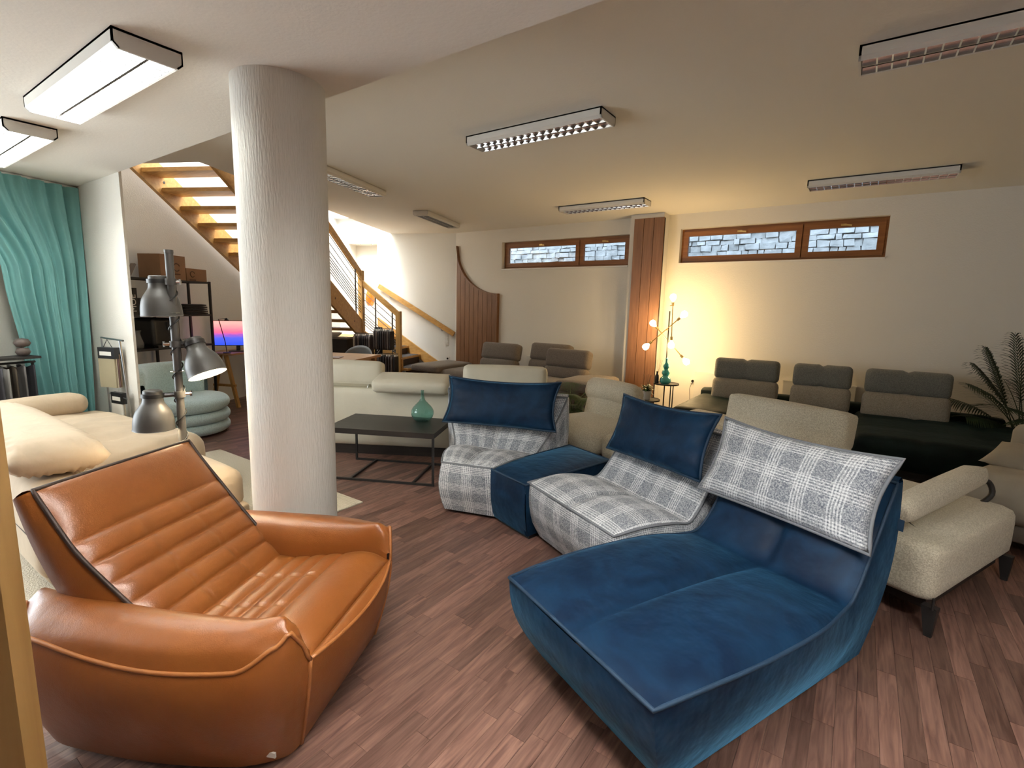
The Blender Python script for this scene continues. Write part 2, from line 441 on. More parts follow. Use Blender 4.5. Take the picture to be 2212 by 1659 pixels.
# ------------------------------------------------------------------ the place: frames of reference
ZN, ZF = 2.54, 2.94                     # near and far ceiling
YB = 1.70                               # edge of the lower ceiling
YW = 7.75                               # window wall
P0 = Vector((-5.928, 2.651, 0)); U = Vector((-.43, .903, 0)).normalized(); V = Vector((-.903, -.43, 0)).normalized()
def UV(u, v, z=0): return P0 + U*u + V*v + Vector((0, 0, z))
C1 = Vector((-6.781, 7.76, 0)); BD = Vector((-math.cos(R(21)), -math.sin(R(21)), 0)); BN = Vector((BD.y, -BD.x, 0))
def BW(b, off, z=0): return C1 + BD*b + BN*off + Vector((0, 0, z))
WV = 1.24                               # stair wall plane
def st(o, label, cat): return tag(o, label, cat, kind='structure')

# floor slab (the boards are laid at the end)
FLOOR = MB().bx(-10.6, 3.3, -2.6, 8.0, -.12, -.012).build('floor', M['floor'])
st(FLOOR, 'dark brown walnut strip floor of the showroom', 'floor')

# walls
mb = MB()
W1 = (-5.67, -3.17, 2.215, 2.70); W2 = (-2.37, .14, 2.225, 2.725)
x0 = C1.x-.05
xs = [x0, W1[0], W1[1], W2[0], W2[1], 3.3]
for i in range(5):
    a, b = xs[i], xs[i+1]
    if i == 1: mb.bx(a, b, YW, YW+.3, 0, W1[2]); mb.bx(a, b, YW, YW+.3, W1[3], 3.0)
    elif i == 3: mb.bx(a, b, YW, YW+.3, 0, W2[2]); mb.bx(a, b, YW, YW+.3, W2[3], 3.0)
    else: mb.bx(a, b, YW, YW+.3, 0, 3.0)
st(mb.build('wall_right', M['plaster']), 'plain white plaster wall with two high strip windows', 'wall')
mb = MB().bx(-3.06, -2.55, 7.50, YW+.01, 0, ZF)
st(mb.build('trim_1', M['plaster']), 'white plaster pilaster behind the wooden cladding', 'pilaster')

# back wall with the lit niche
NB0, NB1, NZ0, NZ1 = 1.76, 2.42, 1.47, 2.745
mb = MB()
def bwbox(b0, b1, z0, z1, o0=0.0, o1=.30):
    mb.plate([BW(b0, o0, z0), BW(b1, o0, z0), BW(b1, o0, z1), BW(b0, o0, z1)], BN*(o1-o0))
bwbox(-.15, NB0, 0, 5.6); bwbox(NB1, 3.3, 0, 5.6); bwbox(NB0, NB1, 0, NZ0); bwbox(NB0, NB1, NZ1, 5.6); bwbox(NB0-.1, NB1+.1, NZ0-.1, NZ1+.1, .30, .34)
st(mb.build('wall_back', M['plaster_white']), 'white back wall behind the staircase with a lit niche', 'wall')

# stair wall under and over the upper flight
mb = MB().plate([UV(-1.2, WV), UV(5.2, WV), UV(5.2, WV, 5.6), UV(-1.2, WV, 5.6)], V*.2)
st(mb.build('wall_stair', M['plaster_white']), 'plain wall running up beside the wooden staircase', 'wall')
# pier beside the curtain
mb = MB().bx(-6.75, -5.23, YB, YB+.02, 0, 3.0)
st(mb.build('wall_end', M['plaster']), 'short white wall end between curtain and shelf', 'wall')
# wall behind the curtain
ca = Vector((-6.36, YB, 0)); cd = Vector((.353, -.936, 0)).normalized(); cn = Vector((-.936, -.353, 0)).normalized()
mb = MB()
for d0, d1, z0, z1 in ((0, 1.5, 0, 3), (4.2, 4.7, 0, 3), (1.5, 4.2, 0, .4), (1.5, 4.2, 2.45, 3)):
    o_ = ca+cn*.14; mb.plate([o_+cd*d0+Vector((0, 0, z0)), o_+cd*d1+Vector((0, 0, z0)), o_+cd*d1+Vector((0, 0, z1)), o_+cd*d0+Vector((0, 0, z1))], cn*.2)
st(mb.build('wall_left', M['plaster']), 'pale wall behind the turquoise curtain', 'wall')
# walls out of view that close the room
st(MB().bx(-6.2, 3.4, -2.75, -2.5, 0, 3.0).build('wall_front', M['dark_wall']), 'unseen wall behind the viewer, darkened to cut bounced light', 'wall')
st(MB().bx(3.2, 3.4, -2.75, 8.05, 0, 3.0).build('wall_side', M['plaster']), 'side wall beyond the right edge of the view', 'wall')

# ceilings: the near one is lower, its edge runs past the column
mb = MB().bx(-7.3, 3.3, -2.75, YB, ZN, 3.24)
st(mb.build('ceiling_near', M['plaster_ceiling']), 'lower white ceiling over the viewer', 'ceiling')
poly = [(3.3, YB), (3.3, 7.9), (C1.x, 7.9), (C1.x, C1.y), tuple(BW(1.45, .02)[:2]), tuple(P0[:2]), tuple(UV(0, WV+.02)[:2]), tuple(UV(-.55, WV+.02)[:2])]
mb = MB().prism(poly, ZF, 3.24)
st(mb.build('ceiling_far', M['plaster_ceiling']), 'higher white ceiling over the sofas with a stair opening', 'ceiling')
# stairwell upper storey
mb = MB()
mb.plate([UV(-1.2, -.06, 3.24), UV(5.6, -.06, 3.24), UV(5.6, -.06, 5.6), UV(-1.2, -.06, 5.6)], V*-.15)
mb.plate([UV(-1.2, -.2, 3.24), UV(-1.2, 1.4, 3.24), UV(-1.2, 1.4, 5.6), UV(-1.2, -.2, 5.6)], U*-.15)
mb.plate([UV(-1.2, -.2, 5.6), UV(5.8, -.2, 5.6), UV(5.8, 1.5, 5.6), UV(-1.2, 1.5, 5.6)], (0, 0, .1))
st(mb.build('wall_stairwell', M['plaster_white']), 'bright upper stairwell above the staircase', 'wall')
# landing ledge seen above the back wall
mb = MB().plate([BW(1.55, -.02, 3.24), BW(2.68, -.02, 3.24), BW(2.68, -.16, 3.24), BW(1.55, -.16, 3.24)], (0, 0, .06))
st(mb.build('trim_2', M['plaster_white']), 'narrow white ledge high in the stairwell', 'ledge')

# round column
mb = MB(); mb.lathe([(.212, 0), (.212, ZN+.01)], 72, (-2.452, 1.482, 0))
o = mb.build('column', mat('column_plaster', (.70, .675, .62), .9, bump=.4, bscale=45, stretch=(3, 3, .35)), smooth=60)
st(o, 'thick round white plaster column beside the leather armchair', 'column')

# ------------------------------------------------------------------ windows
def window(idx, ext, split, label):
    xa, xb, za, zb = ext
    t = bpy.data.objects.new('window_%d' % idx, None); link(t); t.location = ((xa+xb)/2, YW+.1, za)
    st(t, label, 'window'); inv = Matrix.Translation(-t.location)
    y0, y1 = YW+.10, YW+.165; fw_ = .045
    mb = MB(); mb.bx(xa, xb, y0, y1, za, za+fw_); mb.bx(xa, xb, y0, y1, zb-fw_, zb)
    for x in (xa, split-.02, xb-.045): mb.bx(x, x+.045, y0+.001, y1-.001, za+fw_, zb-fw_)
    mb.build('window_frame', M['window_wood'], t, M=inv)
    for a, b in ((xa+.03, split-.005), (split+.01, xb-.03)):
        sw = .07; yy0, yy1 = y0-.022, y1-.03
        mb = MB(); mb.bx(a, b, yy0, yy1, za+.035, za+.035+sw); mb.bx(a, b, yy0, yy1, zb-.035-sw, zb-.035)
        mb.bx(a, a+sw, yy0+.001, yy1, za+.035+sw, zb-.035-sw); mb.bx(b-sw, b, yy0+.001, yy1, za+.035+sw, zb-.035-sw)
        sash = mb.build('sash', M['window_wood'], t, M=inv)
        MB().bx(a+sw-.005, b-sw+.005, y0+.015, y0+.021, za+.035+sw-.005, zb-.035-sw+.005).build('pane', M['glass'], sash, M=inv)
        hx = (a+b)/2
        mb = MB(); mb.bx(hx-.03, hx+.03, yy0-.012, yy0, zb-.035-sw*.75, zb-.035-sw*.35); mb.bar((hx, yy0-.02, zb-.035-sw*.55), (hx+.09, yy0-.03, zb-.035-sw*.75), .016, .02)
        mb.build('handle', M['brass'], sash, M=inv)
    MB().bx(xa-.0, xb+.0, YW-.02, y0-.001, za-.022, za+.001).build('window_sill', M['white_plastic'], t, M=inv)
    return t
window(1, W1, -4.09, 'brown wooden strip window left of the wooden wall cladding')
window(2, W2, -.78, 'brown wooden strip window right of the wooden wall cladding')
# stone retaining wall outside the windows
sw_ = thing('stone_wall', 'rough grey stone wall outside the strip windows', 'wall', (-2.7, 9.0, 0))
inv = Matrix.Translation(-sw_.location)
M['stone'] = mat('grey_stone', (.42, .43, .43), .9, noise=.25, nscale=7, bump=.8, bscale=25)
MB().bx(-8.5, 2.5, 9.06, 9.3, 1.2, 3.9).build('mortar', mat('mortar', (.20, .20, .20), .95), sw_, M=inv)
rs = random.Random(3); z = 2.27
while z < 2.93:
    h = rs.uniform(.062, .105)
    for xa, xb in ((-6.62, -3.55), (-2.80, .28)):
        x = xa-rs.uniform(0, .1)
        while x < xb:
            wd = rs.uniform(.09, .26); d = rs.uniform(.0, .05); j = lambda: rs.uniform(-.010, .010)
            a, b, c, e = x+.006, x+wd-.006, z+.005, z+h-.005; y = 9.06-.03-d
            vs = [(a+j(), y, c+j()), (b+j(), y+j(), c+j()), (b+j(), y, e+j()), (a+j(), y+j(), e+j()), (a, 9.07, c), (b, 9.07, c), (b, 9.07, e), (a, 9.07, e)]
            MB().add(vs, [(0,1,2,3), (1,5,6,2), (5,4,7,6), (4,0,3,7), (3,2,6,7), (4,5,1,0)]).build('stone', M['stone'], sw_, M=inv)
            x += wd
    z += h
tag(MB().bx(-9, 3.4, 8.06, 9.3, 1.15, 1.25).build('light_well_floor', M['stone']), 'gravel strip in front of the outdoor stone wall', 'ground', kind='structure')

# ------------------------------------------------------------------ wooden wall pieces
# curved panel in the corner: boards with sawn top
cp = thing('curved_wall_panel', 'brown wooden wall panel with a concave curved top in the corner', 'wall panel', (-6.25, YW-.05, 0))
inv = Matrix.Translation(-cp.location)
XA, XB = -6.74, -5.73; nb = 9
def ctop(x):
    t = (x-XA)/(XB-XA)                       # quarter-round sweep from 2.65 m down to 1.74 m
    return 1.735 + (2.655-1.735)*(1-math.sqrt(max(0, 1-(1-t)**2)))
for i in range(nb):
    a = XA+(XB-XA)*i/nb; b = XA+(XB-XA)*(i+1)/nb-.006; n = 5
    top = [(a+(b-a)*k/n, ctop(a+(b-a)*k/n)) for k in range(n+1)]
    poly = [(a, YW-.05, 0), (b, YW-.05, 0)]+[(x, YW-.05, zz) for x, zz in reversed(top)]
    MB().plate(poly, (0, .03, 0)).build('board', M['oak_panel'], cp, M=inv)
mb = MB(); pts = [(XA+(XB-XA)*k/24, ctop(XA+(XB-XA)*k/24)) for k in range(25)]
for (a, za), (b, zb) in zip(pts, pts[1:]):
    mb.add([(a, YW-.075, za), (b, YW-.075, zb), (b, YW-.075, zb+.025), (a, YW-.075, za+.025), (a, YW-.001, za), (b, YW-.001, zb), (b, YW-.001, zb+.025), (a, YW-.001, za+.025)],
           [(0,1,2,3), (5,4,7,6), (3,2,6,7), (0,4,5,1)])
mb.bx(XB, XB+.025, YW-.075, YW-.001, 0, ctop(XB)+.025)
mb.build('edge_strip', M['oak_panel'], cp, M=inv)
# cladding on the pilaster
cl = thing('pillar_cladding', 'tall brown cladding of three vertical boards beside the bulb lamp', 'wall panel', (-2.77, 7.48, 0))
inv = Matrix.Translation(-cl.location); XA, XB = -2.985, -2.525
for i in range(3):
    a = XA+(XB-XA)*i/3; b = XA+(XB-XA)*(i+1)/3-.007
    MB().bx(a, b, 7.455, 7.485, .02, 2.868).build('board', M['oak_panel'], cl, M=inv)
MB().bx(XA, XB, 7.484, 7.499, .02, 2.86).build('backing', M['black_wood'], cl, M=inv)

# ------------------------------------------------------------------ staircase
sc = thing('staircase', 'open beech staircase with steel rod railing behind the column', 'staircase', UV(2, .6))
inv = Matrix.Translation(-sc.location)
zl = lambda u: 3.165-.604*u
def stringer(v, th, ua, ub, top, extra=0):
    poly = [UV(ua, v, zl(ua)), UV(ub, v, zl(ub)), UV(ub, v, zl(ub)+top), UV(ua, v, zl(ua)+top)]
    return MB().plate(poly, V*th).build('stringer', M['beech'], sc, M=inv)
s_near = stringer(.08, .045, -.25, 3.87, .375); s_far = stringer(1.12, .05, -.25, 3.9, .375)
for u_ in (2.9, 3.55, 2.2):
    c = UV(u_, .08, zl(u_)+.17); d = -V
    Mx = Matrix.Translation(c) @ d.to_track_quat('Z', 'Y').to_matrix().to_4x4()
    MB().lathe([(.0, .004), (.018, .004), (.018, 0)], 12, M=Mx).build('bolt', M['oak_panel'], s_near, M=inv)
c = UV(.72, 1.12, zl(.72)+.19); Mx = Matrix.Translation(c) @ (-V).to_track_quat('Z', 'Y').to_matrix().to_4x4()
MB().lathe([(.0, .004), (.016, .004), (.016, 0)], 12, M=Mx).build('bolt', M['black_metal'], s_far, M=inv)
for k in range(-1, 13):
    u_ = .412+.271*k; zt = 3.014-.1637*k
    tr = MB().plate([UV(u_, .125, zt-.045), UV(u_+.30, .125, zt-.045), UV(u_+.30, 1.12, zt-.045), UV(u_, 1.12, zt-.045)], (0, 0, .045)).build('tread', M['beech'], sc, M=inv)
    MB().plate([UV(u_+.04, .17, zt), UV(u_+.29, .17, zt), UV(u_+.29, 1.08, zt), UV(u_+.04, 1.08, zt)], (0, 0, .006)).build('tread_mat', M['tread_carpet'], tr, M=inv)
# winders and lower flight
tw = MB().plate([BW(1.33, -1.2, .80), BW(1.33, -.04, .80), BW(2.6, -.04, .80), UV(3.9, 1.1, .80), UV(3.9, .1, .80)], (0, 0, .045)).build('tread', M['beech'], sc, M=inv)
for k in range(5):
    b_ = .27+.265*k; zt = .165*(k+1)
    if k < 4:
        tr = MB().plate([BW(b_-.02, -1.18, zt-.04), BW(b_+.29, -1.18, zt-.04), BW(b_+.29, -.04, zt-.04), BW(b_-.02, -.04, zt-.04)], (0, 0, .04)).build('tread', M['beech'], sc, M=inv)
        MB().plate([BW(b_-.005, -1.12, zt), BW(b_+.26, -1.12, zt), BW(b_+.26, -.10, zt), BW(b_-.005, -.10, zt)], (0, 0, .007)).build('tread_mat', M['tread_carpet'], tr, M=inv)
    MB().plate([BW(b_+.01, -1.17, zt-.165), BW(b_+.01, -.05, zt-.165), BW(b_+.01, -.05, zt-.041), BW(b_+.01, -1.17, zt-.041)], BD*.02).build('riser', mat('dark_riser', (.045, .028, .02), .6) if k == 0 else bpy.data.materials['dark_riser'], sc, M=inv)
def bstr(off, b0, b1, th):
    f = lambda b: .05+.62*(b-.05)
    return MB().plate([BW(b0, off, max(0, f(b0)-.12)), BW(b1, off, f(b1)-.22), BW(b1, off, f(b1)+.12), BW(b0, off, f(b0)+.10)], BN*th).build('stringer', M['beech'], sc, M=inv)
bstr(-.045, .05, 1.75, .04); bstr(-1.21, .62, 1.45, .04)
NW1, NW2 = BW(1.44, -1.206), BW(.69, -1.20)
ang_b = math.atan2(BD.y, BD.x)
def newel(p, z0, z1):
    Mx = Matrix.Translation(p) @ Matrix.Rotation(ang_b, 4, 'Z')
    return MB().box((0, 0, (z0+z1)/2), (.085, .085, z1-z0), Mx).build('newel_post', M['beech_z'], sc, M=inv)
newel(NW1, 0, 2.11); newel(NW2, 0, 1.385)
zr = lambda u: 2.103+.6181*(3.858-u)
MB().bar(UV(-.2, .10, zr(-.2)-.05), UV(3.86, .10, zr(3.86)-.05), .05, .10).build('handrail', M['beech'], sc, M=inv)
def lrail(t, dz=0): return NW1+(NW2-NW1)*t+Vector((0, 0, 1.955+(1.365-1.955)*t-dz))
MB().bar(lrail(0, .045), lrail(1, .045), .05, .09).build('handrail', M['beech'], sc, M=inv)
for u_ in (.3, 1.1, 1.9, 2.72, 3.66):
    MB().tube([UV(u_, .10, zl(u_)+.37), UV(u_, .10, zr(u_)-.09)], .014, 8).build('baluster', M['rod_steel'], sc, M=inv)
for t in (.38, .83):
    MB().tube([lrail(t, .95), lrail(t, .08)], .013, 8).build('baluster', M['rod_steel'], sc, M=inv)
OFFS = (.17, .30, .43, .51, .56, .61, .66, .71, .76)
for dz in OFFS:
    MB().tube([UV(-.2, .10, zr(-.2)-dz), UV(3.86, .10, zr(3.86)-dz)], .0065, 6).build('rod', M['rod_steel'], sc, M=inv)
for dz in OFFS[:3]+OFFS[4:]:
    MB().tube([lrail(0, dz+.03), lrail(1, dz+.03)], .0065, 6).build('rod', M['rod_steel'], sc, M=inv)
# hand rail on the back wall
hr = thing('wall_handrail', 'straight beech handrail fixed to the back wall beside the steps', 'handrail', BW(.85, -.06, 1.4))
inv = Matrix.Translation(-hr.location)
MB().bar(BW(1.70, -.07, 1.925-.045), BW(.03, -.07, .985-.045), .045, .095).build('rail', M['beech'], hr, M=inv)
for b in (1.45, .3):
    zz = .985+(1.925-.985)*(b-.03)/1.67-.08
    MB().tube([BW(b, -.001, zz-.06), BW(b, -.06, zz-.06), BW(b, -.07, zz)], .008, 8).build('bracket', M['steel'], hr, M=inv)
# orange vase in the niche
mb = MB(); mb.lathe([(0, 0), (.06, 0), (.085, .06), (.10, .14), (.085, .24), (.05, .32), (.02, .37), (.025, .40)], 24)
o = mb.build('vase', mat('orange_glass', (.75, .22, .03), .2, trans=.3), smooth=60); o.location = BW(2.02, .13, NZ0+.001)
tag(o, 'orange bulbous vase standing in the lit wall niche', 'vase')
for b in (1.95, 2.22):
    l = bpy.data.lights.new('niche_spot', 'SPOT'); l.energy = 16; l.color = (1, .76, .45); l.spot_size = R(95); l.spot_blend = .8; l.shadow_soft_size = .03
    lo = bpy.data.objects.new('niche_spot', l); link(lo); lo.location = BW(b, .12, NZ1-.04)
    Mx = Matrix.Translation(BW(b, .12, NZ1))
    o = MB().lathe([(.0, -.003), (.022, -.003), (.035, -.006), (.04, 0)], 16, M=Mx).build('niche_downlight', M['chrome'], smooth=60)
    tag(o, 'small round downlight at the %s of the niche top' % ('right' if b < 2 else 'left'), 'downlight', 'niche downlights')
# switches and socket by the foot of the stairs
t = thing('light_switch', 'white triple light switch on the back wall below the handrail', 'switch', BW(.213, -.012, .825)); inv = Matrix.Translation(-t.location)
Mx = Matrix.Translation(BW(.213, -.006, .825)) @ Matrix.Rotation(ang_b, 4, 'Z')
MB().box((0, 0, 0), (.085, .012, .235), Mx).build('plate', M['white_plastic'], t, M=inv)
for k in (-1, 0, 1): MB().box((0, .009, k*.073), (.055, .008, .055), Mx).build('rocker', M['white_metal'], t, M=inv)
t = thing('wall_socket', 'white wall socket on the back wall near the floor by the steps', 'socket', BW(.191, -.012, .43)); inv = Matrix.Translation(-t.location)
Mx = Matrix.Translation(BW(.191, -.006, .43)) @ Matrix.Rotation(ang_b, 4, 'Z')
MB().box((0, 0, 0), (.085, .012, .085), Mx).build('plate', M['white_plastic'], t, M=inv)
MB().lathe([(0, 0), (.021, 0), (.021, .002)], 16, M=Mx @ Matrix.Translation((0, .0065, 0)) @ Matrix.Rotation(-pi/2, 4, 'X')).build('insert', M['black_plastic'], t, M=inv)

# ------------------------------------------------------------------ ceiling luminaires
M['tube_on'] = mat('lit_tube', (1, 1, 1), .3, emit=(.97, 1.0, .93), estr=21)
M['tube_fill'] = mat('fill_tube', (1, 1, 1), .3, emit=(1.0, .98, .92), estr=108)  # stronger tubes for the two added fill luminaires out of view
M['louvre_lit'] = mat('lit_louvre', (.9, .9, .9), .25, 1.0)
M['tube_off'] = mat('unlit_tube', (.75, .75, .74), .25)
def luminaire(loc, rz, lit, label, power=0):
    L_, W_, H_ = 1.26, .25, .075
    t = thing('ceiling_light', label, 'ceiling light', loc, rz, 'louvred ceiling lights')
    mb = MB(); a, b = L_/2, W_/2
    # housing: sloping side cheeks, closed top and two end caps
    for sg in (-1, 1):
        mb.plate([(-a, sg*b, 0), (a, sg*b, 0), (a, sg*b, -H_+.02), (-a, sg*b, -H_+.02)], (0, -sg*.006, 0))
        mb.plate([(-a, sg*b, -H_+.02), (a, sg*b, -H_+.02), (a, sg*(b-.02), -H_), (-a, sg*(b-.02), -H_)], (0, -sg*.006, .004))
        mb.plate([(sg*a, -b, 0), (sg*a, b, 0), (sg*a, b, -H_+.02), (sg*a, b-.02, -H_), (sg*a, -b+.02, -H_), (sg*a, -b, -H_+.02)], (-sg*.012, 0, 0))
    mb.bx(-a, a, -b, b, -.01, -.0005)
    mb.build('housing', M['white_metal'], t)
    refl = MB(); lv = M['louvre']
    for c in (-.053, .053):                              # two mirrored troughs
        prof = [(-.047, -H_+.004), (-.040, -.045), (-.018, -.018), (0, -.012), (.018, -.018), (.040, -.045), (.047, -H_+.004)]
        refl.add([(x, c+y, z) for x in (-a+.015, a-.015) for y, z in prof], [(i, i+1, i+8, i+7) for i in range(6)])
    refl.build('reflector', lv, t, smooth=60)
    n = 18
    for i in range(1, n):
        x = -a+.015+(L_-.03)*i/n; mb = MB()
        for c in (-.053, .053):
            mb.add([(x-.004, c-.044, -H_+.003), (x+.004, c-.044, -H_+.003), (x+.0015, c-.036, -.035), (x-.0015, c-.036, -.035), (x-.004, c+.044, -H_+.003), (x+.004, c+.044, -H_+.003), (x+.0015, c+.036, -.035), (x-.0015, c+.036, -.035)],
                   [(0,4,7,3), (5,1,2,6), (0,1,5,4), (3,7,6,2)])
        mb.build('louvre', lv, t)
    for c in (-.053, .053):
        MB().tube([(-a+.03, c, -.036), (a-.03, c, -.036)], .013, 10).build('fluorescent_tube', (M['tube_fill'] if lit == 2 else M['tube_on']) if lit else M['tube_off'], t, smooth=60)
    return t
s_ = (ZN-1.5)/1.1; r_ = (ZF-1.5)/1.1
luminaire((-3.13, .955, ZN), 0, True, 'lit louvred ceiling light nearest the column')
luminaire((-4.91, .965, ZN), 0, True, 'lit louvred ceiling light cut by the left picture edge')
luminaire((-.78, .70, ZN), 0, 2, 'added louvred fill light out of view above the viewer')  # added fill, kept just above the frame to light seats and column
luminaire((1.02, .70, ZN), 0, 2, 'added louvred fill light out of view right of the viewer')  # added fill out of view, lifts the right side of the room
luminaire((-2.32, 3.60, ZF), 0, False, 'unlit louvred ceiling light in the middle of the far ceiling')
luminaire((-3.09, 6.55, ZF), 0, False, 'unlit louvred ceiling light before the wooden pillar cladding')
luminaire((.46, 3.57, ZF), 0, False, 'unlit louvred ceiling light cut by the right picture edge')
luminaire((-.02, 6.58, ZF), 0, False, 'unlit louvred ceiling light before the right strip window')
aA = math.atan2(.952, -.307)
luminaire((-5.10, 3.90, ZF), aA, False, 'unlit louvred ceiling light partly hidden by the column')
luminaire((-5.93, 6.30, ZF), aA, False, 'unlit louvred ceiling light near the corner of the back wall')
# ------------------------------------------------------------------ upholstery tools
class Prof:
    """side profile through (y, z, half width) keys, sampled by arc length"""
    def __init__(s, keys, n=10):
        P = crom(keys, n); s.p = P; s.L = [0]
        for a, b in zip(P, P[1:]): s.L.append(s.L[-1]+math.hypot(b.x-a.x, b.y-a.y))
        s.len = s.L[-1]
    def at(s, l):
        l = max(0, min(s.len, l)); i = 0
        lo, hi = 0, len(s.L)-2
        while lo < hi:
            m_ = (lo+hi)//2
            if s.L[m_+1] < l: lo = m_+1
            else: hi = m_
        t = (l-s.L[lo])/max(1e-9, s.L[lo+1]-s.L[lo]); a, b = s.p[lo], s.p[lo+1]
        q = a.lerp(b, t); d = Vector((b.x-a.x, b.y-a.y)).normalized()
        return q.x, q.y, q.z, Vector((0, -d.y, d.x))     # y, z, half width, normal in yz
def pad_mesh(pf, bulge, nu, nv):
    mb = MB()
    def fn(a, b):
        l = a*pf.len; y, z, hw, n = pf.at(l); t = -1+2*b
        h = bulge(l, t, t*hw)
        p = Vector((t*hw, y, z)) + n*h
        # soft fall at the edges
        return p
    wd = 2*max(k.z for k in pf.p)
    mb.grid(fn, nu, nv, pf.len, wd, flip=True)
    return mb
def edge_loop(pf, n=60, lift=0.0):
    L = []
    for i in range(n+1):
        y, z, hw, nn = pf.at(pf.len*i/n); L.append(Vector((-hw, y, z))+nn*lift)
    top = []
    y, z, hw, nn = pf.at(pf.len)
    for i in range(1, 10): top.append(Vector((-hw+2*hw*i/10, y, z))+nn*lift)
    Rr = [Vector((-p.x, p.y, p.z)) for p in reversed(L)]
    y, z, hw, nn = pf.at(0); fr = [Vector((hw-2*hw*i/10, y, z))+nn*lift for i in range(1, 10)]
    return L, top, Rr, fr
def lobes(segs, centre=.02):
    """segs: (l0, l1, amplitude); two lobes across with a centre seam"""
    def f(l, t, x):
        for a, b, am in segs:
            if a <= l <= b:
                q = (l-a)/(b-a); e = (max(0, math.sin(pi*q)))**.55
                c = (max(0, 1-(2*abs(t)-1)**2))**.42
                w = .45+.55*c if abs(t) > .5 else c
                w = c if abs(t) < .5 else c
                return am*e*w
        return 0
    return f
def module(name, label, cat, o, ang, prof, base, segs, cloth, piping, front_b=.03, side_b=.025, rear=(.05, .03), group=None, foot=.03, bulge=None):
    """sofa unit: pad over seat and back, sloping side, front and rear panels, piping round the pad.
       base: (front y, rear y, half width front, half width rear) of the outline on the floor"""
    t = thing(name, label, cat, (o[0], o[1], 0), -ang, group)
    pf = Prof(prof)
    pad_mesh(pf, bulge or lobes(segs), 64, 28).build('seat_pad', cloth, t, smooth=180)
    yb0, yb1, hb0, hb1 = base; body = MB()
    y_top, z_top, hw_top, _ = pf.at(pf.len)
    def E(a): y, z, hw, n = pf.at(a*pf.len); return Vector((hw, y, z))
    def B(a):
        y = E(a).y; q = max(0, min(1, (y-0)/max(.01, (y_top)))); q = q**1.0
        return Vector((hb0+(hb1-hb0)*q, yb0+(yb1-yb0)*q, foot))
    for sg in (-1, 1):
        def side(a, b, sg=sg):
            p = E(a).lerp(B(a), b); p.x += side_b*math.sin(pi*b)
            p.y -= (front_b*math.sin(pi*b) if a < .03 else front_b*math.sin(pi*b)*max(0, 1-a*6))
            p.x *= sg; return p
        body.grid(side, 40, 12, pf.len, .5, flip=(sg < 0))
    def front(a, b):
        e = E(0); bb = B(0); x = -1+2*a
        p = Vector((x*e.x, e.y, e.z)).lerp(Vector((x*bb.x, bb.y, bb.z)), b)
        p.x += x*side_b*math.sin(pi*b)
        p.y -= front_b*math.sin(pi*b)*(1 if True else 0) + .02*(1-x*x)*math.sin(pi*min(1, b+.2))
        return p
    body.grid(front, 16, 12, 2*E(0).x, .45)
    dy, dz = rear
    def top(a, b):
        x = -1+2*a; return Vector((x*hw_top, y_top+dy*b, z_top+dz*math.sin(pi*b)*.8))
    body.grid(top, 12, 4, 2*hw_top, .06, flip=False)
    def back(a, b):
        x = -1+2*a; bb = B(1)
        p = Vector((x*hw_top, y_top+dy, z_top)).lerp(Vector((x*bb.x, bb.y+.01, foot)), b)
        p.y += .03*math.sin(pi*b); p.x += x*side_b*math.sin(pi*b); return p
    body.grid(back, 12, 12, 2*hw_top, .8, flip=True)
    for sg in (-1, 1):                                   # close the rear corner strip
        def cs(a, b, sg=sg):
            e = E(1); bb = B(1)
            p = e.lerp(bb, a); p.x += side_b*math.sin(pi*a)
            q = Vector((hw_top, y_top+dy, z_top)).lerp(Vector((bb.x, bb.y+.01, foot)), a); q.y += .03*math.sin(pi*a); q.x += side_b*math.sin(pi*a)
            r_ = p.lerp(q, b); r_.x *= sg; return r_
        body.grid(cs, 12, 3, .8, .05, flip=(sg > 0))
    body.build('body', cloth, t, smooth=50, weld=.0005)
    L, tp, Rr, fr = edge_loop(pf, 60, .002)
    MB().tube(L+tp+Rr+fr, .0075, 6, closed=True).build('piping', piping, t, smooth=180)
    MB().prism([(-hb0+.05, yb0+.05), (hb0-.05, yb0+.05), (hb1-.05, yb1-.05), (-hb1+.05, yb1-.05)], 0, foot+.005).build('plinth', M['black_plastic'], t)
    return t
def cushion(label, o, ang, xc, y, z, tilt, wd, ht, th, cloth, rimm, seed=0, roll=0, ear=.075, wr=.007):
    """scatter cushion leaning against a back: lower edge centre at local (xc, y, z)"""
    t = thing('cushion', label, 'cushion')
    Mx = frame((o[0], o[1], 0), ang) @ Matrix.Translation((xc, y, z)) @ Matrix.Rotation(-tilt, 4, 'X') @ Matrix.Rotation(roll, 4, 'Y') @ Matrix.Translation((0, 0, ht/2))
    t.matrix_world = Mx
    pillow(wd, ht, th, 22, ear, seed, wr).build('cover', cloth, t, smooth=180, weld=1e-4)
    MB().tube(pillow_rim(wd, ht, ear), .008, 6, closed=True).build('piping', rimm, t, smooth=180)
    return t

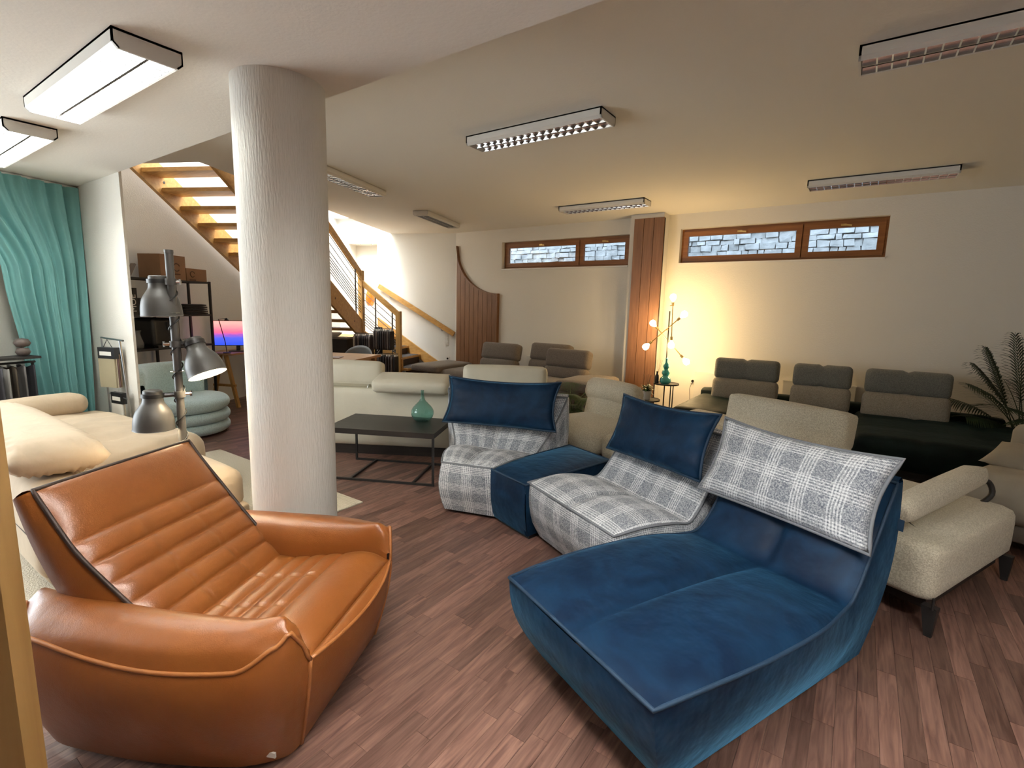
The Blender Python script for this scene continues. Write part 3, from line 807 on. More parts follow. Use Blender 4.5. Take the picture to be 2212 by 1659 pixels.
# ------------------------------------------------------------------ the blue and grey modular sofa
GRP = 'units of the blue and grey modular sofa'
CH_O, CH_A = (-.721, 1.415), R(24.2)
ch_prof = [(0, .40, .395), (.18, .405, .415), (.45, .40, .432), (.8, .385, .425), (1.04, .365, .385), (1.14, .375, .372), (1.22, .45, .365), (1.32, .60, .358), (1.41, .73, .352), (1.46, .805, .348)]
pf = Prof(ch_prof); crease = [l for l in [i*pf.len/400 for i in range(401)] if pf.at(l)[0] < 1.10][-1]
module('chaise_longue', 'long blue velvet chaise unit in the right foreground', 'chaise longue', CH_O, CH_A, ch_prof, (.14, 1.36, .34, .33),
       [(0, crease, .045), (crease, crease+.40, .035)], M['velvet_blue'], M['piping_blue'], front_b=.035, group=GRP)
chaise = bpy.data.objects['chaise_longue']
MB().bx(.362, .385, 1.475, 1.479, .60, .65).build('label_tab', M['piping_blue'], chaise)
G2_O, G2_A = (-1.265, 2.385), R(26.6)
g_prof = [(0, .40, .42), (.2, .41, .425), (.42, .385, .415), (.53, .365, .41), (.60, .41, .405), (.70, .54, .40), (.80, .70, .395), (.86, .80, .39)]
pf = Prof(g_prof); gc = [l for l in [i*pf.len/400 for i in range(401)] if pf.at(l)[0] < .54][-1]
module('sofa_module', 'grey checked sofa seat between the blue wedge and the chaise', 'sofa seat', G2_O, G2_A, g_prof, (.09, .86, .40, .40),
       [(0, gc, .05), (gc, gc+.30, .035)], M['plaid'], M['piping_grey'], group=GRP)
G1_O, G1_A = (-2.165, 2.596), R(-16.8)
g1_prof = [(0, .40, .195), (.2, .41, .27), (.42, .385, .325), (.54, .365, .345), (.61, .41, .37), (.70, .54, .44), (.78, .70, .50), (.82, .79, .53)]
module('sofa_module', 'grey checked corner seat at the far end of the modular sofa', 'sofa seat', G1_O, G1_A, g1_prof, (.06, .84, .20, .50),
       [(0, gc, .045), (gc, gc+.30, .035)], M['plaid'], M['piping_grey'], group=GRP, side_b=.02)
# blue wedge between them
wt = thing('sofa_wedge', 'low blue velvet wedge table between the two grey checked seats', 'sofa unit', (-1.75, 3.0, 0), 0, GRP)
FL, FR, BR, BL = Vector((-2.03, 2.66, .40)), Vector((-1.625, 2.525, .40)), Vector((-1.44, 3.40, .39)), Vector((-1.88, 3.57, .39))
inv = Matrix.Translation(-wt.location)
def wtop(a, b):
    p = FL.lerp(FR, b).lerp(BL.lerp(BR, b), a); t = math.sin(pi*a)*math.sin(pi*b)
    p.z += .028*t**.5 if t > 0 else 0; return p
MB().grid(wtop, 20, 14, .9, .45, flip=True).build('top_pad', M['velvet_blue'], wt, smooth=180, M=inv)
mb = MB(); ring = [FL, FR, BR, BL]; cen = (FL+FR+BL+BR)/4
for i in range(4):
    a_, b_ = ring[i], ring[(i+1) % 4]
    def pn(s_, t_, a_=a_, b_=b_, i=i):
        p = a_.lerp(b_, s_); out = (p-cen); out.z = 0; out.normalize()
        ins = (p-cen)*.88+cen; ins.z = .03
        q = p.lerp(ins, t_) + out*.03*math.sin(pi*t_)*(1 if i == 0 else .5); 
        return q
    mb.grid(pn, 12, 8, .45, .4)
mb.build('body', M['velvet_blue'], wt, smooth=50, weld=.0005, M=inv)
MB().tube([FL, FL.lerp(FR, .5), FR, FR.lerp(BR, .5), BR, BR.lerp(BL, .5), BL, BL.lerp(FL, .5)], .0075, 6, closed=True).build('piping', M['piping_blue'], wt, smooth=180, M=inv)
MB().prism([tuple(((p-cen)*.82+cen)[:2]) for p in ring], 0, .035).build('plinth', M['black_plastic'], wt, M=inv)
# loose cushions
cushion('blue velvet head cushion on the far grey corner seat', G1_O, G1_A, .03, .535, .565, R(20), .96, .385, .13, M['velvet_blue'], M['piping_blue'], 1, roll=R(-.5))
cushion('blue velvet head cushion on the grey seat beside the chaise', G2_O, G2_A, .01, .60, .58, R(20), .79, .385, .13, M['velvet_blue'], M['piping_blue'], 2, roll=R(-1))
cushion('grey checked cushion leaning on the back of the blue chaise', CH_O, CH_A, -.03, 1.205, .565, R(25), .83, .41, .13, M['plaid'], M['piping_grey'], 5, roll=R(.5), wr=.008)

# ------------------------------------------------------------------ cognac leather armchair
AO, AA = (-1.51, 1.10), R(-115.8)
ac = thing('leather_armchair', 'wide cognac brown leather armchair with channel stitched seat and back', 'armchair', (AO[0], AO[1], 0), -AA)
a_prof = [(-.035, .375, .325), (.05, .40, .325), (.2, .385, .32), (.38, .355, .315), (.475, .36, .31), (.55, .425, .315), (.66, .53, .325), (.78, .655, .335), (.88, .78, .33), (.935, .857, .328)]
pf = Prof(a_prof)
def l_at_y(yy): return min((i*pf.len/600 for i in range(601)), key=lambda l: abs(pf.at(l)[0]-yy))
lA, lB, lC, lD = l_at_y(.17), l_at_y(.475), l_at_y(.80), pf.len
CHN = [(0, lA, .035)]
for i in range(4): CHN.append((lA+(lB-lA)*i/4, lA+(lB-lA)*(i+1)/4, .020))
for i in range(5): CHN.append((lB+(lC-lB)*i/5, lB+(lC-lB)*(i+1)/5, .027))
CHN.append((lC, lD, .03))
def ab(l, t, x):
    for i, (a, b, am) in enumerate(CHN):
        if a <= l <= b:
            q = (l-a)/(b-a); e = max(0, math.sin(pi*q))**.42; s_ = max(0, 1-abs(t)**9)
            h = am*e*s_
            if 0 < i < len(CHN)-1:
                for c in (-.105, .105): h -= .007*math.exp(-((x-c)/.006)**2)*e
            return h
    return 0
pad_mesh(pf, ab, 190, 60).build('seat_and_back_pad', M['leather'], ac, smooth=180)
L, tp, Rr, fr = edge_loop(pf, 70, .002)
nb_ = len(L)//2
fr = [Vector((p.x, p.y-.055*(1-(p.x/.325)**2), p.z)) for p in fr]
MB().tube(L[25:]+tp+Rr[:-25], .008, 6).build('back_piping', M['leather_dark'], ac, smooth=180)
MB().tube([(-1*.325+.65*i/20, -.040-.055*(1-(-1+2*i/20)**2), .375) for i in range(21)], .007, 6).build('front_piping', M['leather_piping'], ac, smooth=180)
# arms: roll on top, outer panel below, from the front edge round to the back corner
OUT = crom([(.322, -.045, 0), (.40, -.005, 0), (.468, .10, 0), (.505, .30, 0), (.505, .52, 0), (.495, .70, 0), (.465, .86, 0), (.36, .975, 0)], 6)
FOOT = crom([(.29, .02, .03), (.345, .04, .03), (.40, .14, .03), (.43, .30, .03), (.445, .48, .03), (.445, .68, .03), (.425, .84, .03), (.33, .93, .03)], 6)
INN = crom([(.318, -.03, 0), (.312, .06, 0), (.305, .18, 0), (.30, .34, 0), (.295, .5, 0), (.285, .68, 0), (.275, .84, 0), (.27, .97, 0)], 6)
def pick(A, a):
    f = a*(len(A)-1); i = min(len(A)-2, int(f)); return A[i].lerp(A[i+1], f-i)
def ks(keys, a):
    for (a0, v0), (a1, v1) in zip(keys, keys[1:]):
        if a <= a1:
            t = (a-a0)/(a1-a0); t = t*t*(3-2*t); return v0+(v1-v0)*t
    return keys[-1][1]
ZT = [(0, .41), (.07, .50), (.13, .53), (.28, .515), (.6, .505), (.85, .505), (1, .49)]
ZP = [(0, .375), (.06, .46), (.11, .505), (.17, .475), (.30, .42), (.5, .415), (.8, .445), (1, .47)]
SEC = [(0, .26), (-.02, .40), (.02, .475), (.14, .53), (.35, .56), (.55, .56), (.76, .54), (.92, .50)]
for sg in (-1, 1):
    def roll_(a, b, sg=sg):
        i_, o_ = pick(INN, a), pick(OUT, a); zt, zp = ks(ZT, a), ks(ZP, a)
        pts = [Vector((w_, 0, z_ if k < 2 else min(zt, .40+(z_-.40)*(zt-.40)/.16))) for k, (w_, z_) in enumerate(SEC)]
        pts = [Vector((p.x, 0, max(p.z, zp) if k >= 6 else p.z)) for k, p in enumerate(pts)]+[Vector((1.0, 0, zp))]
        f = b*(len(pts)-1); k = min(len(pts)-2, int(f)); t = f-k
        p0, p1, p2, p3 = pts[max(0, k-1)], pts[k], pts[k+1], pts[min(len(pts)-1, k+2)]
        q = .5*((2*p1)+(p2-p0)*t+(2*p0-5*p1+4*p2-p3)*t*t+(3*p1-p0-3*p2+p3)*t**3)
        p = i_.lerp(o_, q.x); return Vector((sg*p.x, p.y, q.z))
    MB().grid(roll_, 56, 32, 1.1, .5, flip=(sg < 0)).build('armrest', M['leather'], ac, smooth=180)
    def outer(a, b, sg=sg):
        o_ = pick(OUT, a); zp = ks(ZP, a); i_ = pick(INN, a)
        p = Vector((o_.x, o_.y, zp)); foot = pick(FOOT, a)
        q = p.lerp(foot, b); d = Vector((o_.x-i_.x*.5, (o_.y-.5)*.3, 0)).normalized()
        amt = .04*min(1, .35+a*5)
        q += d*amt*math.sin(pi*b**.8)
        return Vector((sg*q.x, q.y, q.z))
    MB().grid(outer, 56, 18, 1.1, .5, flip=(sg < 0)).build('side_panel', M['leather'], ac, smooth=180)
    pipe = [outer(i/48, 0) for i in range(49)]
    MB().tube(pipe, .0075, 6).build('arm_piping', M['leather_piping'], ac, smooth=180)
    MB().tube([outer(0, i/12) for i in range(13)], .0075, 6).build('arm_piping', M['leather_piping'], ac, smooth=180)
# front panel below the seat, sewn to the arm edges
mb = MB()
def fpan(a, b):
    x = -1+2*a; e = outer(0, b, 1); p = Vector((e.x*x, e.y, e.z)); p.y -= (.055*(1-b)**2+.035*math.sin(pi*b))*(1-x*x); return p
mb.grid(fpan, 20, 14, .65, .4)
def flip_(a, b):
    x = -1+2*a; return Vector((x*.325, -.035, .375)).lerp(fpan(a, 0), b) + Vector((0, 0, .02*math.sin(pi*b)*(1-x*x)))
mb.grid(flip_, 20, 5, .65, .05)
mb.build('front_panel', M['leather'], ac, smooth=180)
# rear shell: side strips of the back and the rear panel
mb = MB()
def rear_edge(s_):                                       # s_ 0 at the arm, 1 at the top
    return Vector((.335, .835+.175*s_+.02*math.sin(pi*s_), .44+.38*s_))
for sg in (-1, 1):
    def strip(a, b, sg=sg):
        y, z, hw, n = pf.at(l_c+(pf.len-l_c)*a); p = Vector((hw, y, z)).lerp(rear_edge(a), b); p.x += .018*math.sin(pi*b); p.x *= sg; return p
    l_c = l_at_y(.62)
    mb.grid(strip, 24, 6, .5, .12, flip=(sg > 0))
def rtop(a, b):
    x = -1+2*a; p = Vector((x*.328, .935, .857)).lerp(Vector((x*.335, 1.01, .82)), b); p.z += .012*math.sin(pi*b); return p
mb.grid(rtop, 12, 4, .68, .08)
def rpan(a, b):
    x = -1+2*a
    if b < .55: p = rear_edge(1-b/.55)
    else: p = rear_edge(0).lerp(Vector((.335, .90, .03)), (b-.55)/.45)
    p = Vector((x*p.x, p.y, p.z)); p.y += .02*(1-x*x); return p
mb.grid(rpan, 12, 14, .68, .8, flip=True)
mb.build('back_shell', M['leather'], ac, smooth=60)
for x_, y_ in ((-.2, .12), (.2, .12), (-.22, .82), (.22, .82)):
    MB().lathe([(.0, 0), (.03, 0), (.035, .05), (0, .05)], 12, (x_, y_, 0)).build('foot', M['black_plastic'], ac)
q_ = outer(.20, .90, -1); Mx = Matrix.Translation((q_.x-.004, q_.y, q_.z))
MB().box((0, 0, 0), (.006, .03, .018), Mx).build('care_tag', M['paper'], ac)
# ------------------------------------------------------------------ other seating
def blk(parent, name, cloth, c, d, r, puff=(0, 0, 0), rx=0, ry=0, rz=0, n=(12, 10, 5), tuft=None, fn=None):
    Mx = Matrix.Translation(c) @ Matrix.Rotation(rz, 4, 'Z') @ Matrix.Rotation(rx, 4, 'X') @ Matrix.Rotation(ry, 4, 'Y') @ Matrix.Translation((0, 0, -d[2]/2))
    return soft(d, r, puff, n, fn=fn, tuft=tuft).build(name, cloth, parent, smooth=180, weld=1e-4, M=Mx)
def groove_x(xs, depth=.02, wdt=.03, faces='all'):
    """seams across a block at relative x positions"""
    def f(o, q):
        for x in xs:
            k = depth*math.exp(-((q[0]-x)/wdt)**2)
            o.z -= k*(1 if q[2] > 0 else -1)*abs(q[2])**2; o.y += k*(1 if q[1] < 0 else -1)*abs(q[1])**2
        return o
    return f

# cream leather sofa seen from behind
co, ca_ = (-4.301, 2.975), R(-30.5)
cs = thing('cream_sofa', 'cream leather sofa seen from behind beyond the black coffee table', 'sofa', (co[0], co[1], 0), -ca_)
blk(cs, 'back_shell', M['cream_leather'], (.69, .09, .385), (3.0, .17, .58), .03, (0, .012, 0), n=(16, 6, 8))
blk(cs, 'seat', M['cream_leather'], (.74, .55, .29), (2.75, .78, .30), .07, (0, 0, .03), n=(18, 12, 5), tuft=groove_x((-.33, .33), .02))
for x_ in (-.72, 2.09): blk(cs, 'armrest', M['cream_leather'], (x_, .55, .36), (.18, .84, .50), .07, (.02, 0, .02), n=(6, 12, 7))
MB().bx(-.78, 2.14, .03, .90, 0, .10).build('base', M['black_wood'], cs)
for i, (x_, wd_) in enumerate(((.10, .86), (1.765, .84))):
    h = blk(cs, 'headrest', M['cream_leather'], (x_, .16, .80), (wd_, .15, .255), .05, (0, .02, .01), rx=R(-10), n=(14, 6, 8), tuft=groove_x((), 0))
    MB().bx(x_-wd_/2+.01, x_+wd_/2-.01, .055, .063, .712, .718).build('seam', M['cream_leather'], h)
    for sx in (-.3, .3): MB().tube([(x_+sx, .06, .60), (x_+sx, .05, .68), (x_+sx, .12, .74)], .009, 8).build('hinge', M['chrome'], cs, smooth=60)
h = blk(cs, 'headrest', M['cream_leather'], (.872, .02, .742), (.76, .30, .13), .045, (0, .01, .015), rx=R(12), n=(14, 8, 6))
# black coffee table and vase
ct = thing('coffee_table', 'black rectangular coffee table with thin metal frame beside the column', 'coffee table', (-3.36, 2.975, 0), R(26.3))
TW, TD, TH = .96, .57, .455
MB().bx(-TW/2, TW/2, -TD/2, TD/2, TH-.045, TH).build('table_top', M['black_wood'], ct)
q = .009
for sx in (-1, 1):
    for sy in (-1, 1):
        MB().bx(sx*(TW/2-q)-q, sx*(TW/2-q)+q, sy*(TD/2-q)-q, sy*(TD/2-q)+q, 0, TH-.045).build('leg', M['black_metal'], ct)
for sy in (-1, 1): MB().bx(-TW/2+2*q, TW/2-2*q, sy*(TD/2-q)-q, sy*(TD/2-q)+q, 0, 2*q).build('floor_rail', M['black_metal'], ct)
for x_ in (-.27, .29): MB().bx(x_-q, x_+q, -TD/2+2*q, TD/2-2*q, 0, 2*q).build('cross_rail', M['black_metal'], ct)
def vase(name, label, prof, loc, m_, cat='vase'):
    inner = [(max(0, r-.003), z+(.003 if i == 0 else 0)) for i, (r, z) in enumerate(prof)][::-1]
    o = MB().lathe(prof+inner, 36).build(name, m_, smooth=60); o.location = loc
    return tag(o, label, cat)
def sprof(keys, n=5): return [(max(.001, p.x), p.y) for p in crom([(a, b, 0) for a, b in keys], n)]
vase('glass_vase', 'teal glass bottle vase with long neck on the black coffee table', sprof([(.0, 0), (.055, 0), (.088, .03), (.103, .075), (.09, .12), (.05, .165), (.025, .195), (.016, .23), (.014, .28), (.017, .283)]), (-3.215, 3.215, .455), M['teal_glass'])

# speckled cream sofa behind the blue one
so, sa = (.426, 2.93), R(24.3)
ss = thing('boucle_sofa', 'long cream boucle sofa on black feet behind the blue chaise', 'sofa', (so[0], so[1], 0), -sa)
blk(ss, 'seat', M['boucle_cream'], (-.66, .52, .30), (1.30, 1.10, .29), .06, (0, 0, .02), n=(16, 14, 6), tuft=groove_x((), 0))
blk(ss, 'seat', M['boucle_cream'], (-1.86, .50, .33), (1.06, 1.06, .24), .07, (0, 0, .02), n=(14, 12, 5))
blk(ss, 'seat', M['boucle_cream'], (-2.76, .34, .35), (.78, .95, .23), .09, (0, .02, .025), n=(14, 12, 5))
blk(ss, 'base', M['boucle_base'], (-2.24, .50, .185), (1.78, .86, .14), .03, n=(12, 8, 4))
MB().bx(-1.30, -.06, .06, 1.0, .10, .16).build('frame', M['black_wood'], ss)
for x_, w_, head in ((-2.80, .70, 0), (-1.98, .56, 2), (-1.28, .92, 1)):
    yb = .50 if head == 0 else .80
    b_ = blk(ss, 'backrest', M['boucle_cream'], (x_, yb, .54 if head < 2 else .46), (w_, .20, .36 if head < 2 else .2), .08, (0, .03, 0), rx=R(-14), n=(12, 6, 8))
    if head == 1:
        blk(ss, 'headrest', M['boucle_cream'], (x_, .83, .72), (w_, .17, .26), .04, (0, .012, .008), rx=R(-8), n=(12, 6, 8))
    elif head == 0:
        blk(ss, 'headrest', M['boucle_cream'], (x_-.02, .50, .70), (w_, .21, .23), .09, (0, .02, .01), rx=R(-18), n=(12, 6, 8))
    else:
        blk(ss, 'headrest', M['boucle_cream'], (x_, .92, .545), (w_, .28, .11), .05, (0, 0, .01), rx=R(6), n=(12, 8, 5))
arm = blk(ss, 'armrest', M['boucle_cream'], (-.20, .47, .582), (.13, 1.02, .105), .035, (0, 0, .012), ry=R(-10), rx=R(2.5), n=(8, 14, 5))
MB().tube(crom([(-.19, .93, .585), (-.15, 1.01, .56), (-.13, 1.02, .49), (-.16, .96, .425)], 4), .015, 8).build('bracket', M['black_metal'], ss, smooth=60)
MB().tube([(-.26, .26, .47), (-.22, .20, .44), (-.12, .12, .432)], .014, 8).build('bracket', M['black_metal'], ss, smooth=60)
for x_, y_ in ((-.005, .0), (-.01, 1.04), (-1.25, .06), (-1.25, 1.02), (-3.08, .12), (-3.08, .72)):
    MB().add([(x_-.05, y_-.012, .15), (x_+.012, y_-.012, .15), (x_+.012, y_+.03, .15), (x_-.05, y_+.03, .15), (x_-.025, y_-.006, 0), (x_+.004, y_-.006, 0), (x_+.004, y_+.012, 0), (x_-.025, y_+.012, 0)],
             [(3,2,1,0), (4,5,6,7), (0,1,5,4), (1,2,6,5), (2,3,7,6), (3,0,4,7)]).build('leg', M['black_metal'], ss)
MB().tube([(-.004, -.031, .15), (-.004, -.031, .21)], .006, 6).build('corner_strip', M['black_metal'], ss)

# bottle green sofa under the right window
gs = thing('green_sofa', 'dark bottle green velvet sofa with two-tone back cushions under the window', 'sofa', (0, 6.5, 0))
inv = Matrix.Translation(-gs.location)
def gblk(name, m_, c, d, r, puff=(0, 0, 0), **k): return blk(gs, name, m_, (c[0], c[1]-6.5, c[2]), d, r, puff, **k)
def quilt(nx, ny, dep=.02):
    def f(o, q):
        if q[2] > .5:
            for i in range(1, nx): o.z -= dep*math.exp(-((q[0]-(-1+2*i/nx))/.035)**2)
            for j in range(1, ny): o.z -= dep*math.exp(-((q[1]-(-1+2*j/ny))/.05)**2)
        return o
    return f
gblk('seat', M['green_velvet'], (-.88, 6.42, .265), (1.72, 1.34, .30), .08, (0, 0, .02), n=(26, 20, 5), tuft=quilt(4, 3))
gblk('seat', M['green_velvet'], (.80, 6.35, .265), (1.54, 1.52, .30), .08, (0, 0, .02), n=(26, 20, 5), tuft=quilt(3, 3))
gblk('seat', M['green_velvet'], (1.72, 6.2, .255), (.55, 1.0, .28), .08, (0, 0, .02), n=(10, 12, 5))
gblk('back_frame', M['green_velvet'], (-.2, 7.22, .30), (3.1, .22, .36), .06, n=(14, 5, 6))
MB().bx(-1.65, 1.9, 5.85, 7.2, .0, .12).build('base', M['black_wood'], gs, M=inv)
for xa, xb in ((-1.545, -.775), (-.635, -.02), (.085, .86)):
    c_ = (xa+xb)/2; w_ = xb-xa
    lo = gblk('backrest', M['sand_cloth'], (c_, 6.93, .515), (w_, .22, .31), .07, (0, .02, 0), rx=R(-8), n=(14, 6, 8))
    up_ = gblk('headrest', M['grey_cloth'], (c_, 6.97, .785), (w_-.015, .21, .275), .055, (0, .012, 0), rx=R(-5), n=(24, 6, 8), tuft=groove_x((0,), .022, .05))
# taupe sofa against the far wall
ts = thing('taupe_sofa', 'brown grey fabric sofa with three tilted back cushions by the curved panel', 'sofa', (-4.7, 6.8, 0))
inv = Matrix.Translation(-ts.location)
def tblk(name, m_, c, d, r, puff=(0, 0, 0), **k): return blk(ts, name, m_, (c[0]+4.7, c[1]-6.8, c[2]), d, r, puff, **k)
tblk('seat', M['taupe_cloth'], (-4.68, 6.75, .28), (3.0, 1.0, .28), .08, (0, 0, .03), n=(24, 12, 5), tuft=groove_x((-.33, .33), .02))
tblk('base', M['taupe_cloth'], (-4.68, 6.80, .10), (3.2, 1.05, .16), .03)
tblk('armrest', M['taupe_cloth'], (-6.12, 6.62, .43), (.62, 1.0, .12), .05, (0, 0, .01), n=(8, 12, 5))
tblk('armrest', M['taupe_cloth'], (-3.22, 6.62, .43), (.60, 1.0, .15), .06, (0, 0, .015), n=(8, 12, 5))
for c_, w_, y_, z_ in ((-5.18, .78, 7.10, .65), (-4.23, .76, 7.22, .69), (-3.74, .76, 6.92, .645)):
    lo = tblk('backrest', M['taupe_cloth'], (c_, y_-.03, z_-.15), (w_, .22, .22), .08, (0, .02, 0), rx=R(-14), n=(12, 6, 6))
    tblk('headrest', M['taupe_cloth'], (c_+.01, y_+.02, z_+.08), (w_, .20, .30), .06, (0, .02, 0), rx=R(-14), n=(12, 6, 8))

# beige sofa at the left, back towards the viewer
bs = thing('beige_sofa', 'large beige suede sofa behind the leather armchair, back to the viewer', 'sofa', (-4.4, 1.1, 0))
inv = Matrix.Translation(-bs.location)
def bblk(name, m_, c, d, r, puff=(0, 0, 0), **k): return blk(bs, name, m_, (c[0]+4.4, c[1]-1.1, c[2]), d, r, puff, **k)
def tucks(o, q):
    if q[2] > .3:
        for i in range(7):
            for j in range(3):
                sx = -.85+.28*i+.07*math.sin(j*2.1); sy = -.7+.62*j
                o.z -= .03*math.exp(-((q[0]-sx)/.045)**2-((q[1]-sy)/.16)**2)
        o.z += .008*math.sin(7*q[0]+2*q[1])*math.cos(5*q[1])
    return o
bblk('seat', M['beige_suede'], (-4.76, 1.17, .335), (1.66, .96, .36), .14, (0, .02, .03), n=(34, 22, 7), tuft=tucks, rz=R(7))
bblk('seat', M['beige_suede'], (-3.58, 1.15, .27), (.74, .92, .31), .10, (0, .01, .03), n=(14, 14, 6))
bblk('base', M['beige_suede'], (-4.42, 1.10, .12), (2.5, 1.0, .16), .03)
bb = bblk('back_shell', M['beige_suede'], (-4.42, .70, .32), (2.44, .26, .48), .05, (0, .01, .01), n=(20, 6, 8))
MB().bx(-5.6, -3.24, .564, .574, .298, .303).build('seam', M['boucle_base'], bb, M=inv)
bol = bblk('bolster', M['beige_suede'], (-5.42, 1.06, .60), (.26, .66, .17), .08, (0, 0, .01), rz=R(14), n=(8, 14, 6))
bpil = thing('cushion', 'plump beige suede back cushion with gathered edge on the beige sofa', 'cushion')
bpil.matrix_world = Matrix.Translation((-4.17, .72, .662)) @ Matrix.Rotation(R(2), 4, 'Z') @ Matrix.Rotation(R(-94), 4, 'X') @ Matrix.Rotation(R(2), 4, 'Y')
def gath(wd, ht, th):
    mb = MB()
    def side(sg):
        def fn(a, b):
            u, v = -1+2*a, -1+2*b; h = (max(0, 1-abs(u)**9)*max(0, 1-abs(v)**3))**.5
            g = .012*math.sin(34*v)*math.exp(-((abs(u)-.93)/.08)**2)+.006*math.sin(60*u+3*math.sin(5*v))*math.exp(-((abs(v)-.82)/.16)**2)
            m_ = max(abs(u), abs(v)); k_ = m_/((abs(u)**7+abs(v)**7)**(1/7)) if m_ > 0 else 1
            return (u*wd/2*(1-(1-k_)*.35), sg*(th/2*h+g*h**.3), v*k_*ht/2)
        mb.grid(fn, 90, 24, wd, ht, flip=(sg > 0))
    side(-1); side(1); return mb
gath(1.78, .46, .21).build('cover', M['beige_suede'], bpil, smooth=180, weld=1e-4)
# rug
rg = thing('rug', 'flat cream woven rug under the beige sofa reaching past the column', 'rug', (-4.2, 1.35, 0)); inv = Matrix.Translation(-rg.location)
mb = MB()
mb.bx(-5.2, -2.98, .33, 2.345, .0005, .010); mb.build('weave', M['rug'], rg, M=inv)
mb = MB()
for i in range(96):
    y_ = .34+2.0*i/96
    if y_ > 1.7: mb.bx(-3.6, -2.985, y_, y_+.010, .010, .013)
mb.build('ribs', M['rug'], rg, M=inv)['kind'] = 'stuff'
# mint tub chair
mc = thing('tub_chair', 'round mint green boucle tub chair under the staircase', 'armchair', (-6.22, 2.43, 0), R(0))
def torus_disc(r, z0, h, fl):
    k = h/2; pr = [(0.001, z0+.001), (r-k*.9, z0)]
    for i in range(9):
        t = -pi/2+pi*i/8; pr.append((r-k+k*math.cos(t), z0+k+k*math.sin(t)))
    pr += [(r-k*.9, z0+h), (.001, z0+h+fl)]; return pr
for i, (r_, z0) in enumerate(((.47, .02), (.475, .145), (.475, .27))):
    MB().lathe(torus_disc(r_, z0, .125 if i < 2 else .155, 0 if i < 2 else .015), 48).build('seat_ring', M['mint_boucle'], mc, smooth=60)
mb = MB()
def bk(a, b):
    th = R(118)+R(160)*a; e = min(1, min(a, 1-a)*9); e = math.sqrt(max(0, 1-(1-e)**2))
    t = 2*pi*b; w_, h_ = .085*(.35+.65*e), (.21)*(.55+.45*e); c_ = .39
    rr = c_+math.copysign(abs(math.cos(t))**.6, math.cos(t))*w_; zz = .36+.21*(.55+.45*e)*1.0+math.copysign(abs(math.sin(t))**.6, math.sin(t))*h_
    return (rr*math.cos(th), rr*math.sin(th), zz)
mb.grid(bk, 40, 24, 1, .6); mb.build('backrest', M['mint_boucle'], mc, smooth=180)
# grey sofa cut by the right picture edge
rs_ = thing('grey_sofa', 'pale grey sofa with creased seat at the right picture edge', 'sofa', (1.50, 4.66, 0), -R(24))
blk(rs_, 'seat', M['grey_cushion'], (.05, .0, .33), (1.5, 1.0, .30), .09, (0, .02, .03), n=(22, 14, 6), tuft=quilt(3, 2, .03))
blk(rs_, 'base', M['boucle_base'], (.05, 0, .12), (1.4, .9, .12), .03)
blk(rs_, 'backrest', M['grey_cushion'], (.05, .5, .52), (1.5, .2, .40), .08, (0, .02, .01))
gp = thing('cushion', 'grey pointed scatter cushion behind the boucle sofa armrest', 'cushion')
gp.matrix_world = Matrix.Translation((1.03, 4.86, .545)) @ Matrix.Rotation(R(-24), 4, 'Z') @ Matrix.Rotation(R(-72), 4, 'X') @ Matrix.Rotation(R(4), 4, 'Y')
pillow(.36, .36, .12, 16, .05, 9).build('cover', M['grey_cushion'], gp, smooth=180, weld=1e-4)
# ------------------------------------------------------------------ lamps
def at_depth(x, y, t): return Vector((0, 0, CAM_H)) + (fw + rt*((x-W_PX/2)/F_PX) - up*((y-H_PX/2)/F_PX))*t
def ray_z(x, y, z):
    d = fw + rt*((x-W_PX/2)/F_PX) - up*((y-H_PX/2)/F_PX); return Vector((0, 0, CAM_H)) + d*((z-CAM_H)/d.z)
def align(c, d): return Matrix.Translation(c) @ Vector(d).normalized().to_track_quat('Z', 'Y').to_matrix().to_4x4()
